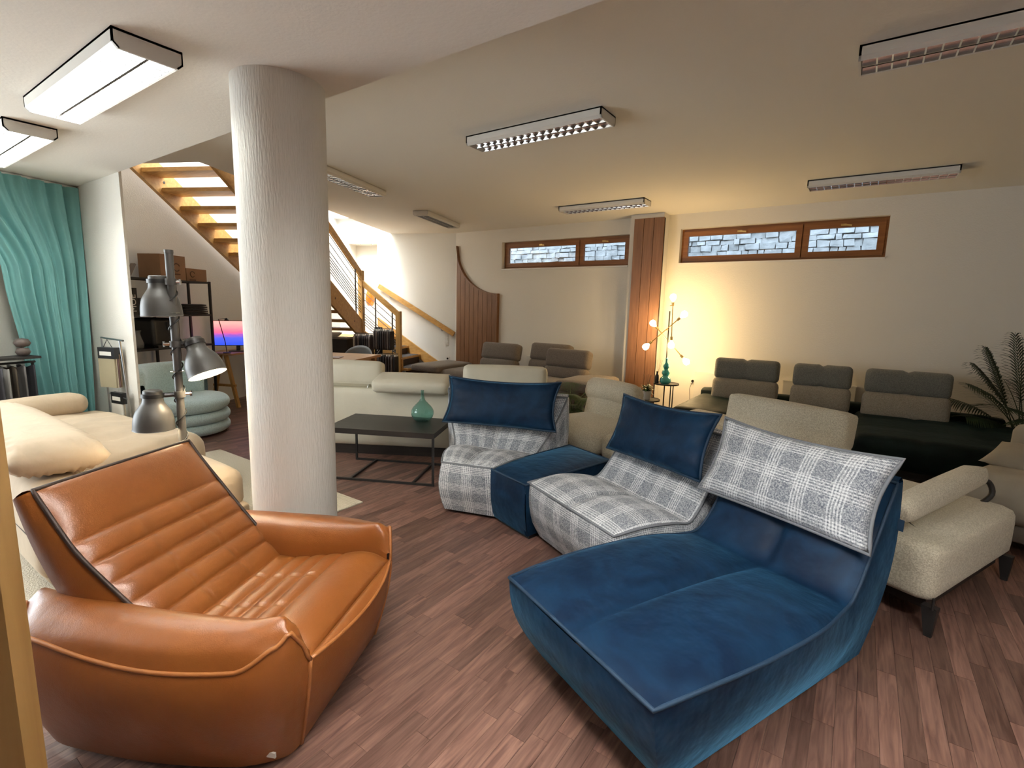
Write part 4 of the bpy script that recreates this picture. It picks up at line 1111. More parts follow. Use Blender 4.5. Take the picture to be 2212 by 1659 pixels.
# grey three-shade floor lamp between armchair and beige sofa
LP = Vector((-2.985, 1.158, 0))
fl = thing('floor_lamp', 'grey metal floor lamp with three clamp-on shades behind the armchair', 'floor lamp', LP)
inv = Matrix.Translation(-LP)
MB().lathe([(0, 0), (.15, 0), (.15, .012), (.02, .022), (.0, .022)], 32, LP).build('base', M['lamp_grey'], fl, smooth=40, M=inv)
MB().lathe([(0, .02), (.0195, .02), (.0195, 1.735), (.021, 1.736), (.021, 1.752), (.0, 1.754)], 16, LP).build('pole', M['lamp_grey'], fl, smooth=40, M=inv)
dview = (LP-Vector((0, 0, 0))).normalized(); side_ = Vector((dview.y, -dview.x, 0))          # to the right seen from the room
def shade(zc, head, axis, knob, lit=None):
    """zc clamp height, head: offset of the shade neck from the pole, axis: opening direction"""
    nk = LP+Vector((0, 0, zc))+head; A = Vector(axis).normalized(); Mx = align(nk, A)
    out = sprof([(.012, -.030), (.040, -.030), (.044, -.012), (.046, .010), (.050, .035), (.062, .055), (.080, .085), (.091, .125), (.095, .170), (.097, .178)], 4)
    inn = [(max(.004, r-.003), z+.002) for r, z in out][::-1]
    sh = MB().lathe(out, 36, M=Mx).build('lamp_shade', M['lamp_grey'], fl, smooth=50, M=inv)
    MB().lathe(inn, 36, M=Mx).build('lining', M['lamp_inner'], sh, smooth=50, M=inv)
    MB().lathe([(.0, -.031), (.034, -.031), (.040, -.028)], 24, M=Mx).build('cap', M['white_metal'] if lit is None else M['lamp_grey'], sh, smooth=50, M=inv)
    # ring, clamp and knob
    MB().lathe([(.049, -.012), (.052, -.012), (.052, .008), (.049, .008)], 24, M=Mx).build('neck_ring', M['black_metal'], sh, smooth=40, M=inv)
    ce = LP+Vector((0, 0, zc)); d = head.normalized()
    MB().tube([ce+d*.015, nk-d*.05+Vector((0, 0, 0))], .013, 8).build('arm', M['black_metal'], fl, M=inv)
    MB().lathe([(.028, -.016), (.028, .016), (.020, .016), (.020, -.016), (.028, -.016)], 16, ce).build('clamp', M['lamp_grey'], fl, smooth=40, M=inv)
    MB().tube([ce-d*.026, ce-d*.055], .008, 8).build('clamp_knob', M['chrome'], fl, M=inv)
    MB().tube([ce-d*.052+Vector((0, 0, .014)), ce-d*.052-Vector((0, 0, .014))], .006, 8).build('wing', M['chrome'], fl, M=inv)
    bulb = MB().lathe(sprof([(.012, .03), (.014, .05), (.028, .085), (.030, .105), (.018, .13), (.001, .136)], 3), 20, M=Mx)
    bulb.build('bulb', mat('lit_bulb_white', (1, .95, .85), .3, emit=(1, .86, .62), estr=30) if lit else M['white_plastic'], sh, smooth=60, M=inv)
    if lit:
        l = bpy.data.lights.new('lamp_bulb', 'POINT'); l.energy = lit; l.color = (1, .80, .52); l.shadow_soft_size = .03
        lo = bpy.data.objects.new('lamp_bulb_light', l); link(lo); lo.location = nk+A*.13
shade(1.59, side_*-.055+dview*.05+Vector((0, 0, .0)), (side_.x*.03, side_.y*.03, -1), -1, None)
shade(1.265, side_*.085+dview*-.01, side_*.30-dview*.34+Vector((0, 0, -1)), 1, 8)
shade(.995, side_*-.118+dview*-.01, side_*-.03+Vector((0, 0, -1)), -1, 1.5)
mb = MB(); pts = []
for i in range(220):
    z = .62+(1.55-.62)*i/219; rr = .0245; a = i*.21
    pts.append(LP+Vector((rr*math.cos(a), rr*math.sin(a), z)))
mb.tube(pts, .0035, 5); mb.build('cable', M['cable'], fl, smooth=60, M=inv)
for z in (1.43, 1.12, .66):
    MB().lathe([(.031, -.002), (.034, 0), (.031, .002), (.028, 0), (.031, -.002)], 20, LP+Vector((.008, -.006, z))).build('cable_ring', M['chrome'], fl, M=inv)

# branching lamp with six bare bulbs
YL = 7.15
def yl(x, y, yy=YL):
    d = fw + rt*((x-W_PX/2)/F_PX) - up*((y-H_PX/2)/F_PX); return Vector((0, 0, CAM_H)) + d*(yy/d.y)
BL_ = Vector((yl(1442, 800).x, YL, 0))
bl = thing('bulb_lamp', 'slender brass floor lamp with six glowing bare bulbs beside the wooden cladding', 'floor lamp', BL_)
inv = Matrix.Translation(-BL_)
top = yl(1447, 672); MB().tube([(top.x, YL, .015), (top.x, YL, top.z)], .009, 10).build('pole', M['black_metal'], bl, M=inv)
MB().lathe([(0, 0), (.13, 0), (.13, .014), (.0, .018)], 32, (top.x, YL, 0)).build('base', M['black_metal'], bl, smooth=40, M=inv)
M['bulb_on'] = mat('glowing_bulb', (1, .85, .55), .2, emit=(1, .72, .32), estr=30)
rods = [((1453.5, 660), (1450.5, 728), 7.10), ((1464, 691), (1408, 738), 7.05), ((1421.5, 711), (1471, 768), 7.20)]
for (a, b, yy) in rods:
    A_, B_ = yl(a[0], a[1], yy), yl(b[0], b[1], yy)
    MB().tube([A_, B_], .0065, 8).build('rod', M['brass'], bl, M=inv)
    mid = A_.lerp(B_, .5); hit = min((A_.lerp(B_, k/20) for k in range(21)), key=lambda p: abs(p.x-top.x))
    MB().tube([hit, Vector((top.x, YL, hit.z))], .006, 8).build('joint', M['brass'], bl, M=inv)
    for p_, d_ in ((A_, (A_-B_).normalized()), (B_, (B_-A_).normalized())):
        Mx = align(p_, d_)
        sk = MB().lathe([(0, -.005), (.017, -.005), (.017, .045), (.012, .05), (0, .05)], 16, M=Mx).build('socket', M['brass'], bl, smooth=40, M=inv)
        MB().lathe(sprof([(.012, .048), (.014, .06), (.034, .085), (.044, .115), (.034, .150), (.002, .163)], 3), 20, M=Mx).build('bulb', M['bulb_on'], sk, smooth=60, M=inv)
        l = bpy.data.lights.new('bulb_glow', 'POINT'); l.energy = 2.1; l.color = (1, .66, .34); l.shadow_soft_size = .035
        lo = bpy.data.objects.new('bulb_glow', l); link(lo); lo.location = p_+d_*.19
# nested side tables with vases
def nest(label, c, r, h):
    t = thing('side_table', label, 'side table', (c[0], c[1], 0), 0, 'round black side tables')
    MB().lathe([(0, h-.012), (r-.004, h-.012), (r, h-.018), (r, h), (r-.006, h), (r-.007, h-.006), (0, h-.006)], 40).build('table_top', M['black_metal'], t, smooth=40)
    for k in range(3):
        a = R(70+120*k); x, y = (r-.012)*math.cos(a), (r-.012)*math.sin(a); MB().tube([(x, y, 0), (x, y, h-.013)], .008, 8).build('leg', M['black_metal'], t)
    MB().tube([((r-.012)*math.cos(2*pi*k/28), (r-.012)*math.sin(2*pi*k/28), .008) for k in range(28)], .007, 6, closed=True).build('foot_ring', M['black_metal'], t)
    return t
TA = Vector((-2.19, 7.0, 0)); TB = Vector((-2.30, 6.47, 0))
nest('taller round black side table below the bulb lamp', TA, .175, .50)
nest('lower round black side table carrying the potted plant', TB, .20, .335)
vase('glass_vase', 'turquoise gourd shaped glass vase on the taller side table', sprof([(0, 0), (.05, 0), (.078, .03), (.07, .075), (.04, .11), (.055, .145), (.048, .18), (.030, .205), (.042, .24), (.035, .275), (.018, .30), (.016, .355), (.019, .36)]), (-2.20, 6.98, .495), mat('turquoise_glass', (.16, .52, .54), .06, trans=.7))
t = thing('reed_diffuser', 'small black bottle with reeds beside the turquoise vase', 'diffuser', (-2.315, 6.96, .495))
MB().lathe(sprof([(0, 0), (.026, 0), (.028, .02), (.026, .10), (.013, .13), (.013, .16), (.018, .165)], 3), 20).build('bottle', M['black_plastic'], t, smooth=50)
for dx, dy in ((.07, -.02), (.03, .03), (-.02, .01)): MB().tube([(0, 0, .1), (dx, dy, .33)], .002, 5).build('reed', M['table_wood'], t)
# potted plant on the lower table
pp = thing('potted_plant', 'small leafy plant in a white pot on the lower side table', 'plant', (TB.x+.02, TB.y+.0, .331))
MB().lathe([(0, 0), (.055, 0), (.066, .115), (.060, .115), (.056, .10), (0, .10)], 28).build('pot', M['ceramic'], pp, smooth=40)
MB().lathe([(0, .101), (.055, .101)], 16).build('soil', M['soil'], pp)
def leaf(mb, base, d, ln, wd, droop=.3):
    d = Vector(d).normalized(); s_ = d.cross(Vector((0, 0, 1)))
    if s_.length < .01: s_ = Vector((1, 0, 0))
    s_.normalize(); b = Vector(base); vs = []
    for i in range(5):
        q = i/4; p = b+d*ln*q-Vector((0, 0, droop*ln*q*q)); w_ = wd*math.sin(pi*min(.98, q*.9+.08))**.8/2
        vs += [p-s_*w_, p+s_*w_]
    mb.add(vs, [(2*i, 2*i+1, 2*i+3, 2*i+2) for i in range(4)])
rs = random.Random(5)
for i in range(46):
    a = rs.uniform(0, 2*pi); e = rs.uniform(-.1, 1.1); mb = MB()
    leaf(mb, (rs.uniform(-.035, .035), rs.uniform(-.035, .035), rs.uniform(.10, .17)), (math.cos(a), math.sin(a), e), rs.uniform(.06, .14), .032, .5)
    mb.build('leaf', M['leaf'], pp, smooth=60)
for i in range(5):
    a = rs.uniform(0, 2*pi); MB().tube([(0, 0, .1), (.05*math.cos(a), .05*math.sin(a), .33)], .002, 5).build('stem', M['leaf_dark'], pp)

# areca palms
def palm(label, loc, fr, m_, seed, pot_r, stems=5):
    t = thing('palm', label, 'plant', loc)
    MB().lathe([(0, 0), (pot_r*.75, 0), (pot_r, .28), (pot_r*.93, .28), (pot_r*.88, .25), (0, .25)], 28).build('pot', M['desk_dark'], t, smooth=40)
    MB().lathe([(0, .251), (pot_r*.87, .251)], 16).build('soil', M['soil'], t)
    rs = random.Random(seed)
    for (az, el, ln, dr) in fr:
        d = Vector((math.cos(az)*math.cos(el), math.sin(az)*math.cos(el), math.sin(el))); n = 14; pts = []
        b = Vector((rs.uniform(-.04, .04), rs.uniform(-.04, .04), .25))
        for i in range(n+1):
            q = i/n; pts.append(b+d*ln*q-Vector((0, 0, dr*ln*q*q)))
        fr_ = MB().tube(pts, [.006*(1-.75*i/n) for i in range(n+1)], 5).build('frond', m_, t, smooth=60)
        mb = MB(); s_ = d.cross(Vector((0, 0, 1))).normalized(); N = 22
        for i in range(N):
            q = .34+.64*i/N; f = q*n; k = min(n-1, int(f)); p = pts[k].lerp(pts[k+1], f-k); tg = (pts[k+1]-pts[k]).normalized()
            L_ = .36*ln*math.sin(pi*(.12+.8*(q-.34)/.66))+.03
            for sg in (-1, 1): leaf(mb, p, tg*.6+s_*sg*.9+Vector((0, 0, .12)), L_*rs.uniform(.85, 1.1), .017, .45)
        mb.build('leaflets', m_, fr_, smooth=60)['kind'] = 'stuff'
    return t
palm('tall dark palm in the right corner beside the green sofa', (1.50, 7.31, 0),
     [(R(182), R(64), 1.15, .22), (R(205), R(56), 1.10, .30), (R(186), R(72), 1.20, .14), (R(225), R(66), 1.05, .28), (R(195), R(47), 1.00, .34), (R(240), R(52), .95, .36), (R(345), R(70), 1.2, .2), (R(300), R(62), 1.0, .32), (R(215), R(40), .85, .36), (R(260), R(74), 1.15, .2), (R(188), R(80), 1.25, .08), (R(325), R(58), 1.1, .3), (R(275), R(48), .85, .38), (R(233), R(80), 1.25, .12), (R(250), R(36), .75, .4), (R(225), R(30), .6, .35), (R(200), R(34), .7, .35), (R(280), R(34), .6, .4), (R(300), R(44), .7, .35)], M['leaf_dark'], 2, .13)
palm('green palm half hidden between cream sofa and boucle sofa', (-2.82, 5.35, 0),
     [(R(200), R(58), .78, .45), (R(240), R(50), .70, .5), (R(300), R(45), .66, .6), (R(330), R(55), .72, .5), (R(280), R(62), .7, .5), (R(30), R(60), .7, .4), (R(120), R(60), .7, .4), (R(265), R(35), .6, .6)], M['leaf'], 4, .15)
# radiators along the window wall
for x0_, x1_, z1_, lab in ((-1.98, -1.33, .60, 'flat white radiator left of the green sofa cushions'), (-.80, .02, .60, 'flat white radiator behind the middle green sofa cushion'), (-5.0, -4.3, .62, 'flat white radiator behind the taupe sofa')):
    t = thing('radiator', lab, 'radiator', ((x0_+x1_)/2, 7.70, .15), 0, 'white radiators'); w_ = x1_-x0_
    MB().bx(-w_/2, w_/2, -.03, .03, 0, z1_-.15).build('panel', M['white_metal'], t); MB().bx(-w_/2-.008, w_/2+.008, -.035, .045, z1_-.15, z1_-.135).build('top_grille', M['white_metal'], t)
t = thing('wall_socket', 'white wall socket with black plug right of the bulb lamp', 'socket', (-2.02, 7.745, .47))
MB().bx(-.04, .04, -.012, .004, -.04, .04).build('plate', M['white_plastic'], t); MB().lathe([(0, 0), (.02, 0), (.018, .035), (0, .035)], 16, M=Matrix.Rotation(pi/2, 4, 'X')).build('plug', M['black_plastic'], t)
MB().tube(crom([(0, -.02, -.01), (-.03, -.03, -.12), (-.02, -.03, -.3), (-.06, -.05, -.455)], 6), .0035, 5).build('cable', M['black_plastic'], t, smooth=60)

# ------------------------------------------------------------------ left side: curtain, post, racks
cu = thing('curtain', 'long turquoise curtain hanging in folds at the left wall', 'curtain', ca+cd*.4)
inv = Matrix.Translation(-cu.location)
def dl(z): return ks([(0, .575), (.5, .59), (.9, .62), (1.685, .70), (2.54, 1.15)], z)
def cfn(a, b):
    z = ZN-.02-(ZN-.03)*b; q = a; dmin = .02+.07*b; dmax = dl(z)
    d_ = dmin+(dmax-dmin)*q; amp = .032*(.6+.6*math.sin(5.0*q+1.0)**2)
    off = .05+amp*math.sin(2*pi*7.5*q+.5*math.sin(3*b+q*5))+.012*math.sin(2*pi*17*q+2*b)
    p = ca+cd*d_-cn*(off+.02); return Vector((p.x, p.y, z))
MB().grid(cfn, 150, 26, 1, 2.5).build('fabric', M['curtain'], cu, smooth=180, M=inv)
MB().tube([ca+cd*.0-cn*.05+Vector((0, 0, ZN-.012)), ca+cd*1.4-cn*.05+Vector((0, 0, ZN-.012))], .011, 8).build('track', M['white_metal'], cu, M=inv)
for k in range(12):
    c_ = ca+cd*(.05+.095*k)-cn*.05
    MB().tube([c_+Vector((0, 0, ZN-.012)), c_+Vector((0, 0, ZN-.05))], .004, 6).build('hook', M['white_plastic'], cu, M=inv)
# wooden post at the left picture edge
e1 = at_depth(103.5, 1659, 1.02)
px_, py_ = e1.x, e1.y
t = MB().bx(-.10, 0, -.06, .0, 0, ZN).build('wooden_post', M['pine'])
t.location = (px_, py_, 0); t.rotation_euler = (0, 0, R(52)); tag(t, 'upright pale wooden post cut by the left picture edge', 'post')
# fabric sample stand by the pier
sr = thing('sample_stand', 'thin grey metal stand with fabric sample cards before the white wall end', 'display stand', (-5.45, 1.60, 0))
for sx in (-.27, .27):
    MB().tube([(sx, .03, 0), (sx*.9, .02, .60), (sx*.82, 0, 1.14)], .008, 8).build('upright', M['steel'], sr)
MB().tube([(-.27*.82, 0, 1.14), (.27*.82, 0, 1.14), (.30, 0, 1.14)], .008, 8).build('top_rail', M['steel'], sr)
MB().tube([(-.245, .022, .62), (.245, .022, .62)], .006, 8).build('cross_rail', M['steel'], sr)
MB().tube([(-.27, .03, .01), (.27, .03, .01)], .008, 8).build('foot_rail', M['steel'], sr)
def sample(label, loc, rz, cols, wd, ht, hook=True):
    t = thing('sample_card', label, 'fabric samples', loc, rz, 'fabric samples on stands')
    for i, c_ in enumerate(cols):
        MB().box((.004*i, .012*i, -ht/2), (wd, .009, ht)).build('swatch', c_, t)
    MB().box((.004*len(cols)/2, .006*len(cols), .01), (wd+.004, .013*len(cols)+.01, .10)).build('header', M['black_plastic'], t)
    MB().box((.0, -.0065, .005), (wd*.72, .002, .035)).build('print', M['paper'], t)
    if hook: MB().tube([(-.05, .02, .06), (0, .02, .13), (.05, .02, .06)], .003, 6).build('hanger', M['black_metal'], t); 
    return t
M['sw1'] = mat('sample_olive', (.36, .31, .20), .9); M['sw2'] = mat('sample_plum', (.20, .12, .12), .9); M['sw3'] = mat('sample_cream', (.55, .48, .37), .9); M['sw4'] = mat('sample_brown', (.22, .15, .10), .9)
sample('fabric sample card with black header on the thin grey stand', (-5.52, 1.58, 1.0), R(20), [M['sw1'], M['sw3'], M['sw2'], M['sw4']], .19, .30)
sample('pale sample sheets hanging lowest on the thin grey stand', (-5.42, 1.60, .60), R(10), [M['paper'], M['sw3']], .17, .34, False)
# rail of hanging fabrics in front of the curtain wall
hr2 = thing('fabric_rail', 'low black rail with hanging fabrics at the left picture edge', 'clothes rail', ca+cd*1.07-cn*.22)
hr2.rotation_euler = (0, 0, math.atan2(cd.y, cd.x))
for x_ in (-.42, .45):
    MB().tube([(x_, 0, 0), (x_, 0, .93)], .010, 8).build('upright', M['black_metal'], hr2); MB().tube([(x_, -.12, .01), (x_, .12, .01)], .010, 8).build('foot', M['black_metal'], hr2)
MB().tube([(-.44, 0, .93), (.47, 0, .93)], .010, 8).build('rail', M['black_metal'], hr2)
MB().bx(-.43, .46, -.10, .10, .965, .985).build('shelf', M['desk_dark'], hr2)
fcols = [mat('hanging_fabric_%d' % i, c, .85) for i, c in enumerate(((.05, .05, .06), (.20, .19, .19), (.09, .07, .05), (.33, .32, .31), (.10, .10, .12), (.26, .24, .22), (.07, .045, .03), (.16, .15, .16)))]
for i in range(13):
    x_ = -.36+.058*i; m_ = fcols[i % len(fcols)]
    def ff(a, b, i=i): 
        return (.012*math.sin(6*b+i)+.004*math.sin(20*b), -.10+.20*b+.0, .90-.62*a+.01*math.sin(9*b+i))
    o = MB().grid(ff, 6, 12, .6, .26).build('hanging_fabric', m_, None, smooth=180)
    o.location = hr2.location+cd*x_; o.rotation_euler = hr2.rotation_euler
    sm = o.modifiers.new('thickness', 'SOLIDIFY'); sm.thickness = .012
    tag(o, '%s fabric length, number %s counted from the curtain on the low black rail' % (('black', 'mid grey', 'dark brown', 'light grey', 'slate', 'taupe', 'chocolate', 'ash grey')[i % 8], ('one', 'two', 'three', 'four', 'five', 'six', 'seven', 'eight', 'nine', 'ten', 'eleven', 'twelve', 'thirteen', 'fourteen')[i]), 'fabric', 'fabrics on the low black rail')
for k, (dz, r_) in enumerate(((.036, .052), (.112, .058))):
    o = MB().lathe([(.001, -.036), (r_*.7, -.028), (r_, 0), (r_*.7, .034), (.001, .042)], 24).build('pebble', mat('brown_pebble', (.14, .11, .10), .5) if k == 0 else bpy.data.materials['brown_pebble'], smooth=60)
    o.location = ca+cd*.72-cn*.24+Vector((0, 0, .985+dz)); tag(o, '%s of two smooth brown pebbles stacked at the left picture edge' % ('lower' if k == 0 else 'upper'), 'ornament')
# ------------------------------------------------------------------ under the stairs: shelf, desk, coffee things
angU = math.atan2(U.y, U.x)
def uthing(name, label, cat, u, v, z=0, group=None, drz=0):
    return thing(name, label, cat, UV(u, v, z), angU+drz, group)
SU, SV = .455, 1.02
sh = uthing('shelf_unit', 'open black metal shelf unit against the stair wall', 'shelf', SU, SV)
for x_ in (-.59, .03, .59):
    for y_ in (-.16, .16): MB().bx(x_-.0125, x_+.0125, y_-.0125, y_+.0125, 0, 1.74).build('post', M['black_metal'], sh)
SZ = (.12, .52, .925, 1.315, 1.735)
for z_ in SZ:
    b_ = MB(); b_.bx(-.60, .60, -.1725, -.148, z_-.022, z_); b_.bx(-.60, .60, .148, .1725, z_-.022, z_); b_.bx(-.60, -.576, -.148, .148, z_-.022, z_); b_.bx(.576, .60, -.148, .148, z_-.022, z_)
    b_.build('shelf_frame', M['black_metal'], sh); MB().bx(-.576, .576, -.148, .148, z_-.010, z_-.001).build('shelf_board', M['black_metal'], sh)
def on_shelf(name, label, cat, x_, y_, lev, rz=0): return uthing(name, label, cat, SU+x_, SV+y_, SZ[lev]+.001, None, rz)
def carton(label, x_, w_, d_, h_, ring, y_=0):
    t = on_shelf('cardboard_box', label, 'box', x_, y_, 4)
    MB().bx(-w_/2, w_/2, -d_/2, d_/2, 0, h_).build('carton', M['cardboard'], t)
    MB().bx(-w_/2, w_/2, -.004, .004, h_, h_+.001).build('flap_seam', M['print_dark'], t)
    n = 20; pts = [(ring[0]+ring[2]*math.cos(R(20)+R(300)*k/n), -d_/2-.001, ring[1]+ring[2]*math.sin(R(20)+R(300)*k/n)) for k in range(n+1)]
    MB().tube(pts, .006, 4).build('logo', M['print_dark'], t); MB().bx(ring[0]-.05, ring[0]+.05, -d_/2-.002, -d_/2, ring[1]-ring[2]-.045, ring[1]-ring[2]-.03).build('print', M['print_dark'], t)
carton('taller cardboard box with round mark on top of the shelf', .04, .37, .30, .29, (.05, .15, .045))
carton('lower cardboard box on top of the shelf at its right end', .41, .33, .28, .155, (-.07, .085, .035))
t = on_shelf('sample_board', 'thin white panel with black edge leaning on the cardboard boxes', 'panel', .34, .03, 4)
mb = MB(); Mx = Matrix.Rotation(R(-32), 4, 'Y'); mb.box((0, 0, .21), (.012, .24, .20), Mx); mb.build('board', M['paper'], t, M=Matrix.Translation((0, 0, .0)))
mb = MB(); mb.box((-.009, 0, .21), (.006, .25, .21), Mx); mb.build('edge', M['black_plastic'], t)
for k, (x_, ln, a_) in enumerate(((-.50, .26, -32), (-.44, .17, 30))):
    t = on_shelf('leaning_stick', 'thin wooden slat leaning %s on the left shelf top' % ('left' if k == 0 else 'right'), 'slat', x_, .0, 4)
    Mx = Matrix.Rotation(R(a_), 4, 'Y'); MB().box((0, 0, ln/2+.008), (.018, .06, ln), Mx).build('slat', M['table_wood'] if k == 0 else M['desk_top'], t)
# black letter box with white letters
t = on_shelf('letter_sign', 'black box with white letters standing on its end on the shelf', 'sign', -.50, -.06, 3)
MB().bx(-.055, .055, -.05, .05, 0, .30).build('box', M['black_plastic'], t)
def text_mesh(txt, size, name, m_, parent, Mx):
    cu_ = bpy.data.curves.new(name, 'FONT'); cu_.body = txt; cu_.size = size; cu_.extrude = .0008; cu_.align_x = 'LEFT'
    o = bpy.data.objects.new(name, cu_); COL.objects.link(o); bpy.context.view_layer.update()
    me = bpy.data.meshes.new_from_object(o.evaluated_get(bpy.context.evaluated_depsgraph_get())); bpy.data.objects.remove(o)
    me.transform(Mx); me.materials.clear(); me.materials.append(m_); q = bpy.data.objects.new(name, me); return link(q, parent)
text_mesh('MOE', .095, 'lettering', M['white_plastic'], t, Matrix.Translation((.032, -.0515, .03)) @ Matrix.Rotation(pi/2, 4, 'X') @ Matrix.Rotation(pi/2, 4, 'Z'))
t = on_shelf('thermos', 'dark round jug beside the letter box on the shelf', 'jug', -.37, -.02, 3)
MB().lathe(sprof([(0, 0), (.06, 0), (.065, .08), (.06, .13), (.04, .17), (.042, .19)], 4), 24).build('body', M['black_plastic'], t, smooth=50)
t = on_shelf('shelf_plant', 'small dark bushy plant on the middle shelf', 'plant', .02, .05, 3); rs = random.Random(8)
MB().lathe([(0, 0), (.04, 0), (.05, .07), (0, .07)], 16).build('pot', M['black_plastic'], t)
for i in range(26):
    a = rs.uniform(0, 6.28); mb = MB(); leaf(mb, (0, 0, .07), (math.cos(a), math.sin(a), rs.uniform(.2, 1.6)), rs.uniform(.06, .12), .022, .3); mb.build('leaf', M['leaf_dark'], t)
for i in range(5):
    t = uthing('folded_cloth', '%s dark cloth in the folded stack on the right of the shelf' % ('lowest', 'second lowest', 'middle', 'second highest', 'topmost')[i], 'cloth', SU+.35+.01*math.sin(i*3), SV-.02, SZ[3]+.001+.026*i, 'folded dark cloths on the shelf')
    blk(t, 'cloth', M['dark_felt'], (0, 0, .0125), (.40-.01*i, .28, .025), .011, n=(8, 6, 3))
# coffee corner on the lower shelf
t = on_shelf('coffee_machine', 'large black coffee machine on the lower shelf', 'coffee machine', -.14, -.0, 2)
blk(t, 'body', M['black_plastic'], (0, .02, .175), (.28, .28, .35), .02, n=(6, 6, 6)); MB().bx(.05, .135, -.165, -.12, .20, .30).build('control_panel', M['steel'], t)
MB().bx(.06, .12, -.17, -.12, .13, .17).build('spout', M['chrome'], t); MB().bx(-.14, .14, -.17, -.12, 0, .03).build('drip_tray', M['black_metal'], t); MB().bx(.145, .20, -.12, .08, 0, .33).build('water_tank', M['black_plastic'], t)
t = on_shelf('glass_jug', 'clear glass jug left of the coffee machine', 'jug', -.44, -.04, 2)
pr = sprof([(.02, .002), (.065, .002), (.075, .06), (.055, .13), (.045, .18), (.058, .21)], 4); MB().lathe(pr+[(r-.003, z+.002) for r, z in pr[::-1]], 24).build('body', M['clear_glass'], t, smooth=60)
MB().tube(crom([(-.05, 0, .19), (-.11, 0, .16), (-.10, 0, .07), (-.07, 0, .05)], 5), .007, 6).build('handle', M['clear_glass'], t, smooth=60)
def cup(label, x_, y_, lev, m_, r_=.042, h_=.07):
    t = on_shelf('cup', label, 'cup', x_, y_, lev); pr = sprof([(.012, .0), (.025, .0), (r_*.85, h_*.4), (r_, h_)], 4)
    MB().lathe(pr+[(max(.002, r-.003), z+.003) for r, z in pr[::-1]], 20).build('bowl', m_, t, smooth=60)
    MB().tube(crom([(r_*.9, 0, h_*.8), (r_*1.5, 0, h_*.65), (r_*.8, 0, h_*.3)], 4), .004, 6).build('handle', m_, t, smooth=60)
cup('white coffee cup in front of the coffee machine spout', .14, -.13, 2, M['ceramic'], .048, .075)
cup('left clear glass cup on the right of the lower shelf', .27, -.05, 2, M['clear_glass'])
cup('middle clear glass cup on the right of the lower shelf', .38, -.06, 2, M['clear_glass'])
cup('right clear glass cup on the right of the lower shelf', .49, -.05, 2, M['clear_glass'])
# desk with monitor
dk = uthing('desk', 'small wooden trestle desk under the stairs', 'desk', 1.72, .93)
MB().bx(-.55, .55, -.24, .26, .755, .78).build('desk_top', M['table_wood'], dk)
for x_ in (-.42, .42):
    for sy in (-1, 1): MB().bar((x_, sy*.20, 0), (x_, sy*.04, .755), .035, .05, (1, 0, 0)).build('trestle_leg', M['beech_z'], dk)
    MB().bx(x_-.02, x_+.02, -.17, .17, .30, .33).build('trestle_bar', M['beech'], dk)
mo = thing('monitor', 'computer monitor with pink and blue sunset picture beside the column', 'monitor', UV(1.52, .86, .781), R(52))
m_, nt, N, L, P = NT('sunset_screen')
tc = N.new('ShaderNodeTexCoord'); sp_ = N.new('ShaderNodeSeparateXYZ'); L.new(tc.outputs['Object'], sp_.inputs[0])
nz = N.new('ShaderNodeTexNoise'); nz.inputs['Scale'].default_value = 9; mp = N.new('ShaderNodeMapping'); mp.inputs['Scale'].default_value = (1, 1, 6); L.new(tc.outputs['Object'], mp.inputs[0]); L.new(mp.outputs[0], nz.inputs['Vector'])
mr = N.new('ShaderNodeMapRange'); mr.inputs[1].default_value = .09; mr.inputs[2].default_value = .43; L.new(sp_.outputs[2], mr.inputs[0])
ad = N.new('ShaderNodeMath'); ad.operation = 'MULTIPLY_ADD'; ad.inputs[1].default_value = .16; L.new(nz.outputs[0], ad.inputs[0]); L.new(mr.outputs[0], ad.inputs[2])
rp = N.new('ShaderNodeValToRGB'); e = rp.color_ramp.elements; e[0].position = .1; e[0].color = (.02, .05, .55, 1); e[1].position = 1; e[1].color = (.85, .25, .22, 1)
for ps, c_ in ((.38, (.05, .07, .45, 1)), (.5, (.20, .06, .32, 1)), (.62, (.55, .08, .16, 1))):
    x_ = e.new(ps); x_.color = c_
L.new(ad.outputs[0], rp.inputs[0]); L.new(rp.outputs[0], P.inputs['Emission Color']); P.inputs['Emission Strength'].default_value = .9; P.inputs['Base Color'].default_value = (.01, .01, .01, 1)
MB().bx(-.30, .30, -.012, .014, .08, .44).build('bezel', M['black_plastic'], mo); MB().bx(-.292, .292, -.0135, -.012, .09, .432).build('screen', m_, mo)
MB().bx(-.025, .025, .01, .03, .01, .2).build('stand_neck', M['black_plastic'], mo); MB().bx(-.11, .11, -.07, .07, 0, .012).build('stand_foot', M['black_plastic'], mo)
t = uthing('desk_lamp', 'black swing arm lamp left of the monitor', 'lamp', 1.22, .80, .781)
MB().lathe([(0, 0), (.05, 0), (.05, .012), (0, .015)], 20).build('base', M['black_metal'], t, smooth=40); MB().tube([(0, 0, .01), (.0, .02, .16), (.05, .14, .46)], .006, 6).build('arm', M['black_metal'], t); MB().tube([(.05, .14, .46), (.30, .22, .47)], .006, 6).build('upper_arm', M['black_metal'], t)
MB().lathe([(.012, .0), (.02, -.01), (.045, -.06)], 20, (.30, .22, .47)).build('shade', M['black_metal'], t, smooth=60)

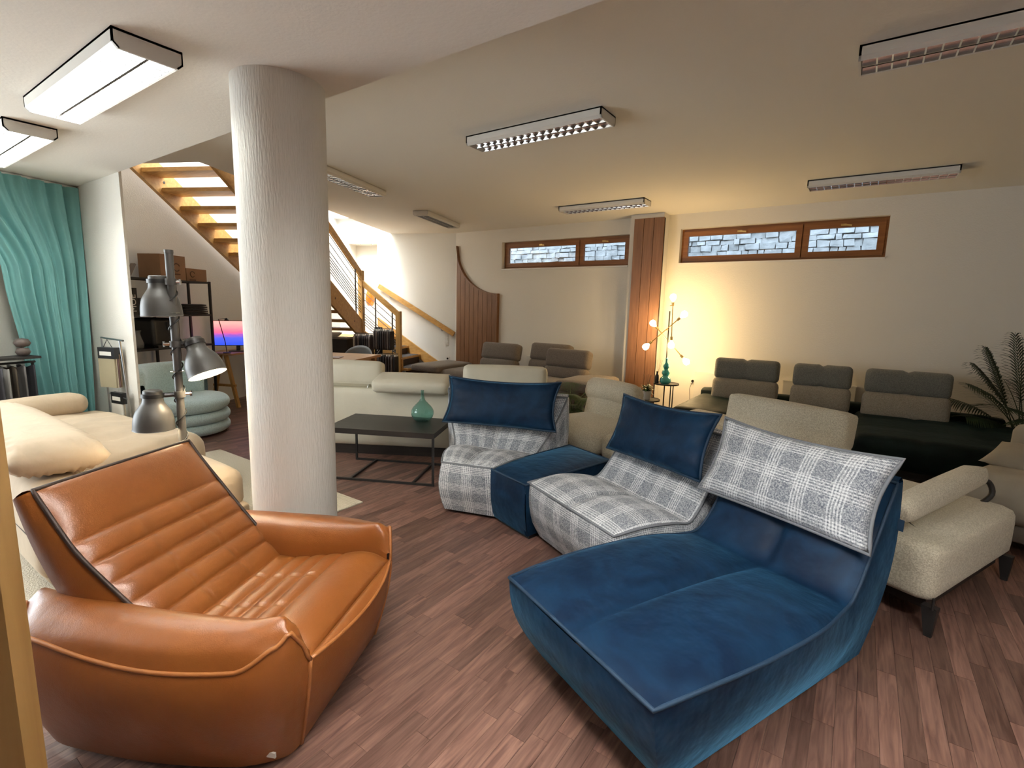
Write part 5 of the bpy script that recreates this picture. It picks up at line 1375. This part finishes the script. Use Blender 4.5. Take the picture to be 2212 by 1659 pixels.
# ------------------------------------------------------------------ table group right of the column
dt = uthing('dining_table', 'light brown wooden table beyond the cream sofa', 'table', 1.72, -.50)
MB().bx(-.57, .57, -.48, .46, .705, .74).build('table_top', M['table_wood'], dt)
for x_ in (-.48, .48):
    for y_ in (-.40, .38): MB().bx(x_-.035, x_+.035, y_-.035, y_+.035, 0, .705).build('leg', M['table_wood'], dt)
MB().bx(-.45, .45, -.38, -.36, .63, .705).build('apron', M['table_wood'], dt); MB().bx(-.45, .45, .34, .36, .63, .705).build('apron', M['table_wood'], dt)
t = uthing('booklet', 'thin grey booklet lying on the wooden table', 'booklet', 1.58, -.52, .741, None, R(12))
MB().bx(-.11, .11, -.17, .17, 0, .008).build('pages', M['desk_top'], t); MB().bx(-.112, .112, -.172, .172, .008, .010).build('cover', mat('mauve_cover', (.33, .27, .26), .6), t)
gc_ = uthing('shell_chair', 'grey shell chair behind the wooden table', 'chair', 2.62, -.42, 0, None, R(8))
mb = MB()
def shell(a, b):
    th = R(-72)+R(144)*a; hh = math.cos(th)**.5 if math.cos(th) > 0 else 0
    z = .46+(.36*hh)*b; r_ = .20+.04*b; return (-.02+r_*math.cos(th)*1.0, r_*math.sin(th)*1.05, z)
mb.grid(shell, 24, 8, .5, .4); o = mb.build('backrest', mat('grey_shell', (.17, .175, .17), .6), gc_, smooth=180); sm = o.modifiers.new('thickness', 'SOLIDIFY'); sm.thickness = .02
blk(gc_, 'seat', bpy.data.materials['grey_shell'], (-.02, 0, .455), (.42, .42, .05), .024, n=(8, 8, 3))
for sx in (-1, 1):
    for sy in (-1, 1): MB().tube([(sx*.13-.02, sy*.13, .44), (sx*.20-.02, sy*.20, 0)], .012, 8).build('leg', M['black_metal'], gc_)
ck = uthing('counter', 'dark counter with grey brown top under the stair flight', 'counter', 3.52, .64)
MB().bx(-.15, .10, -.50, .52, 0, .872).build('front', M['desk_dark'], ck); MB().bx(-.19, .12, -.51, .53, .872, .90).build('worktop', M['desk_top'], ck)
t = uthing('bowl', 'white shallow bowl on the dark counter', 'bowl', 3.44, .42, .901); pr = sprof([(.01, 0), (.05, 0), (.11, .04), (.135, .075)], 4); MB().lathe(pr+[(max(.002, r-.005), z+.004) for r, z in pr[::-1]], 28).build('body', M['ceramic'], t, smooth=60)
for i in range(4):
    t = uthing('book', '%s pale book in the stack behind the stair treads' % ('lowest', 'second', 'third', 'topmost')[i], 'book', 3.45, .72+.01*i, .901+.032*i, 'books on the counter', R(15*i-20))
    MB().bx(-.11, .11, -.15, .15, .003, .027).build('pages', M['paper'], t); MB().bx(-.113, .113, -.153, .153, 0, .003).build('cover', M['desk_top'], t); MB().bx(-.113, .113, -.153, .153, .027, .030).build('cover', M['desk_top'], t)
# black sample rack with hanging strips
def brot(): return ang_b+pi
sk = thing('sample_rack', 'black rack with three rows of hanging sample strips before the stair foot', 'display rack', BW(.95, -1.55), brot())
# local x runs towards the right wall, y towards the back wall
MB().bx(-.03, .11, -.012, .012, 0, 1.10).build('panel', M['black_plastic'], sk)
for k in range(5):
    z0 = .62+.055*k; MB().add([(.0, -.0135, z0), (.02, -.0135, z0), (.10, -.0135, z0+.10), (.08, -.0135, z0+.10)], [(0, 1, 2, 3)]).build('stripe_print', M['white_plastic'], sk)
MB().bx(-.20, .45, -.22, .10, 0, .02).build('foot', M['black_metal'], sk)
ROWS = ((-.38, -.04, .985, 'left'), (.02, .36, 1.085, 'upper right'), (.04, .44, .645, 'lower right'))
ordn = ('first', 'second', 'third', 'fourth', 'fifth', 'sixth', 'seventh', 'eighth')
Mk = Matrix.Translation(sk.location) @ Matrix.Rotation(brot(), 4, 'Z')
strip_m = [mat('sample_strip_%d' % i, c, .8) for i, c in enumerate(((.02, .016, .016), (.06, .044, .04), (.03, .026, .028), (.13, .10, .085), (.045, .03, .026)))]
for xa, xb, zr_, nm in ROWS:
    MB().tube([(min(xa, .0), -.09, zr_), (xb+.02, -.09, zr_)], .006, 6).build('rail', M['black_metal'], sk)
    MB().tube([((.0 if xa >= 0 else -.02), 0, zr_), ((.0 if xa >= 0 else -.02), -.09, zr_)], .006, 6).build('rail_arm', M['black_metal'], sk)
    for i in range(8):
        x_ = xa+.02+(xb-xa-.04)*i/7
        t = thing('sample_strip', '%s strip from the left in the %s row of the black sample rack' % (ordn[i], nm), 'fabric sample', Mk @ Vector((x_, -.09, zr_)), brot(), 'strips on the black sample rack')
        mm = M['sw3'] if (nm == 'left' and i == 0) else strip_m[(i*2+len(nm)) % 5]
        blk(t, 'strip', mm, (0, 0, -.21), (.030, .16, .33), .008, rz=0, n=(3, 5, 5)); MB().bx(-.012, .012, -.05, .05, -.046, -.018).build('ring_tab', M['white_plastic'] if i % 3 else M['steel'], t)
        MB().tube([(0, 0, -.02), (0, 0, .008)], .004, 5).build('hook', M['steel'], t)
# ------------------------------------------------------------------ floor boards, laid last
bpy.context.view_layer.update()
def to_px(p):
    v = Vector(p)-Vector((0, 0, CAM_H)); d = v.dot(fw)
    if d < .1: return None
    return (W_PX/2+F_PX*v.dot(rt)/d, H_PX/2-F_PX*v.dot(up)/d)
BWD, BLN = .068, .56
rs = random.Random(11); boards = []
x = -10.4
while x < 3.2:
    y = -2.45-rs.uniform(0, BLN)
    while y < 8.0:
        ln = BLN*rs.choice((.6, .85, 1, 1, 1.15)); y0 = max(y, -2.45); y1 = min(y+ln, 8.0)
        if y1-y0 > .05: boards.append((x, x+BWD, y0, y1, rs.random()))
        y += ln
    x += BWD
dg = bpy.context.evaluated_depsgraph_get(); cp_ = Vector((0, 0, CAM_H))
def seen(b):
    c = Vector(((b[0]+b[1])/2, (b[2]+b[3])/2, .004)); q = to_px(c)
    if q is None or not (-40 < q[0] < W_PX+40 and 0 < q[1] < H_PX+60): return False
    d = c-cp_; L = d.length
    for f in (.5, .15, .85):
        c2 = Vector(((b[0]+b[1])/2, b[2]+(b[3]-b[2])*f, .006)); d = c2-cp_; L = d.length
        hit = S.ray_cast(dg, cp_, d.normalized(), distance=L-.02)
        if not hit[0]: return True
    return False
boards.sort(key=lambda b: ((b[0]+b[1])/2)**2+((b[2]+b[3])/2)**2)
own, rest = [], []
for b in boards:
    if len(own) < 300 and seen(b): own.append(b)
    else: rest.append(b)
def bgeo(b):
    g = .0005; xa, xb, ya, yb = b[0]+g, b[1]-g, b[2]+g, b[3]-g
    return [(xa, ya, -.012), (xb, ya, -.012), (xb, yb, -.012), (xa, yb, -.012), (xa, ya, 0), (xb, ya, 0), (xb, yb, 0), (xa, yb, 0)], [(4,5,6,7), (0,1,5,4), (1,2,6,5), (2,3,7,6), (3,0,4,7)]
def board_obj(name, bs):
    vs, fs, sh = [], [], []
    for b in bs:
        v, f = bgeo(b); o = len(vs); vs += v; fs += [[i+o for i in q] for q in f]; sh += [b[4]]*len(f)
    me = bpy.data.meshes.new(name); me.from_pydata(vs, [], fs); me.materials.append(M['floor'])
    at = me.attributes.new('shade', 'FLOAT', 'FACE'); at.data.foreach_set('value', sh)
    return link(bpy.data.objects.new(name, me), FLOOR)
for b in own: board_obj('floorboard', [b])
board_obj('floorboards', rest)['kind'] = 'stuff'
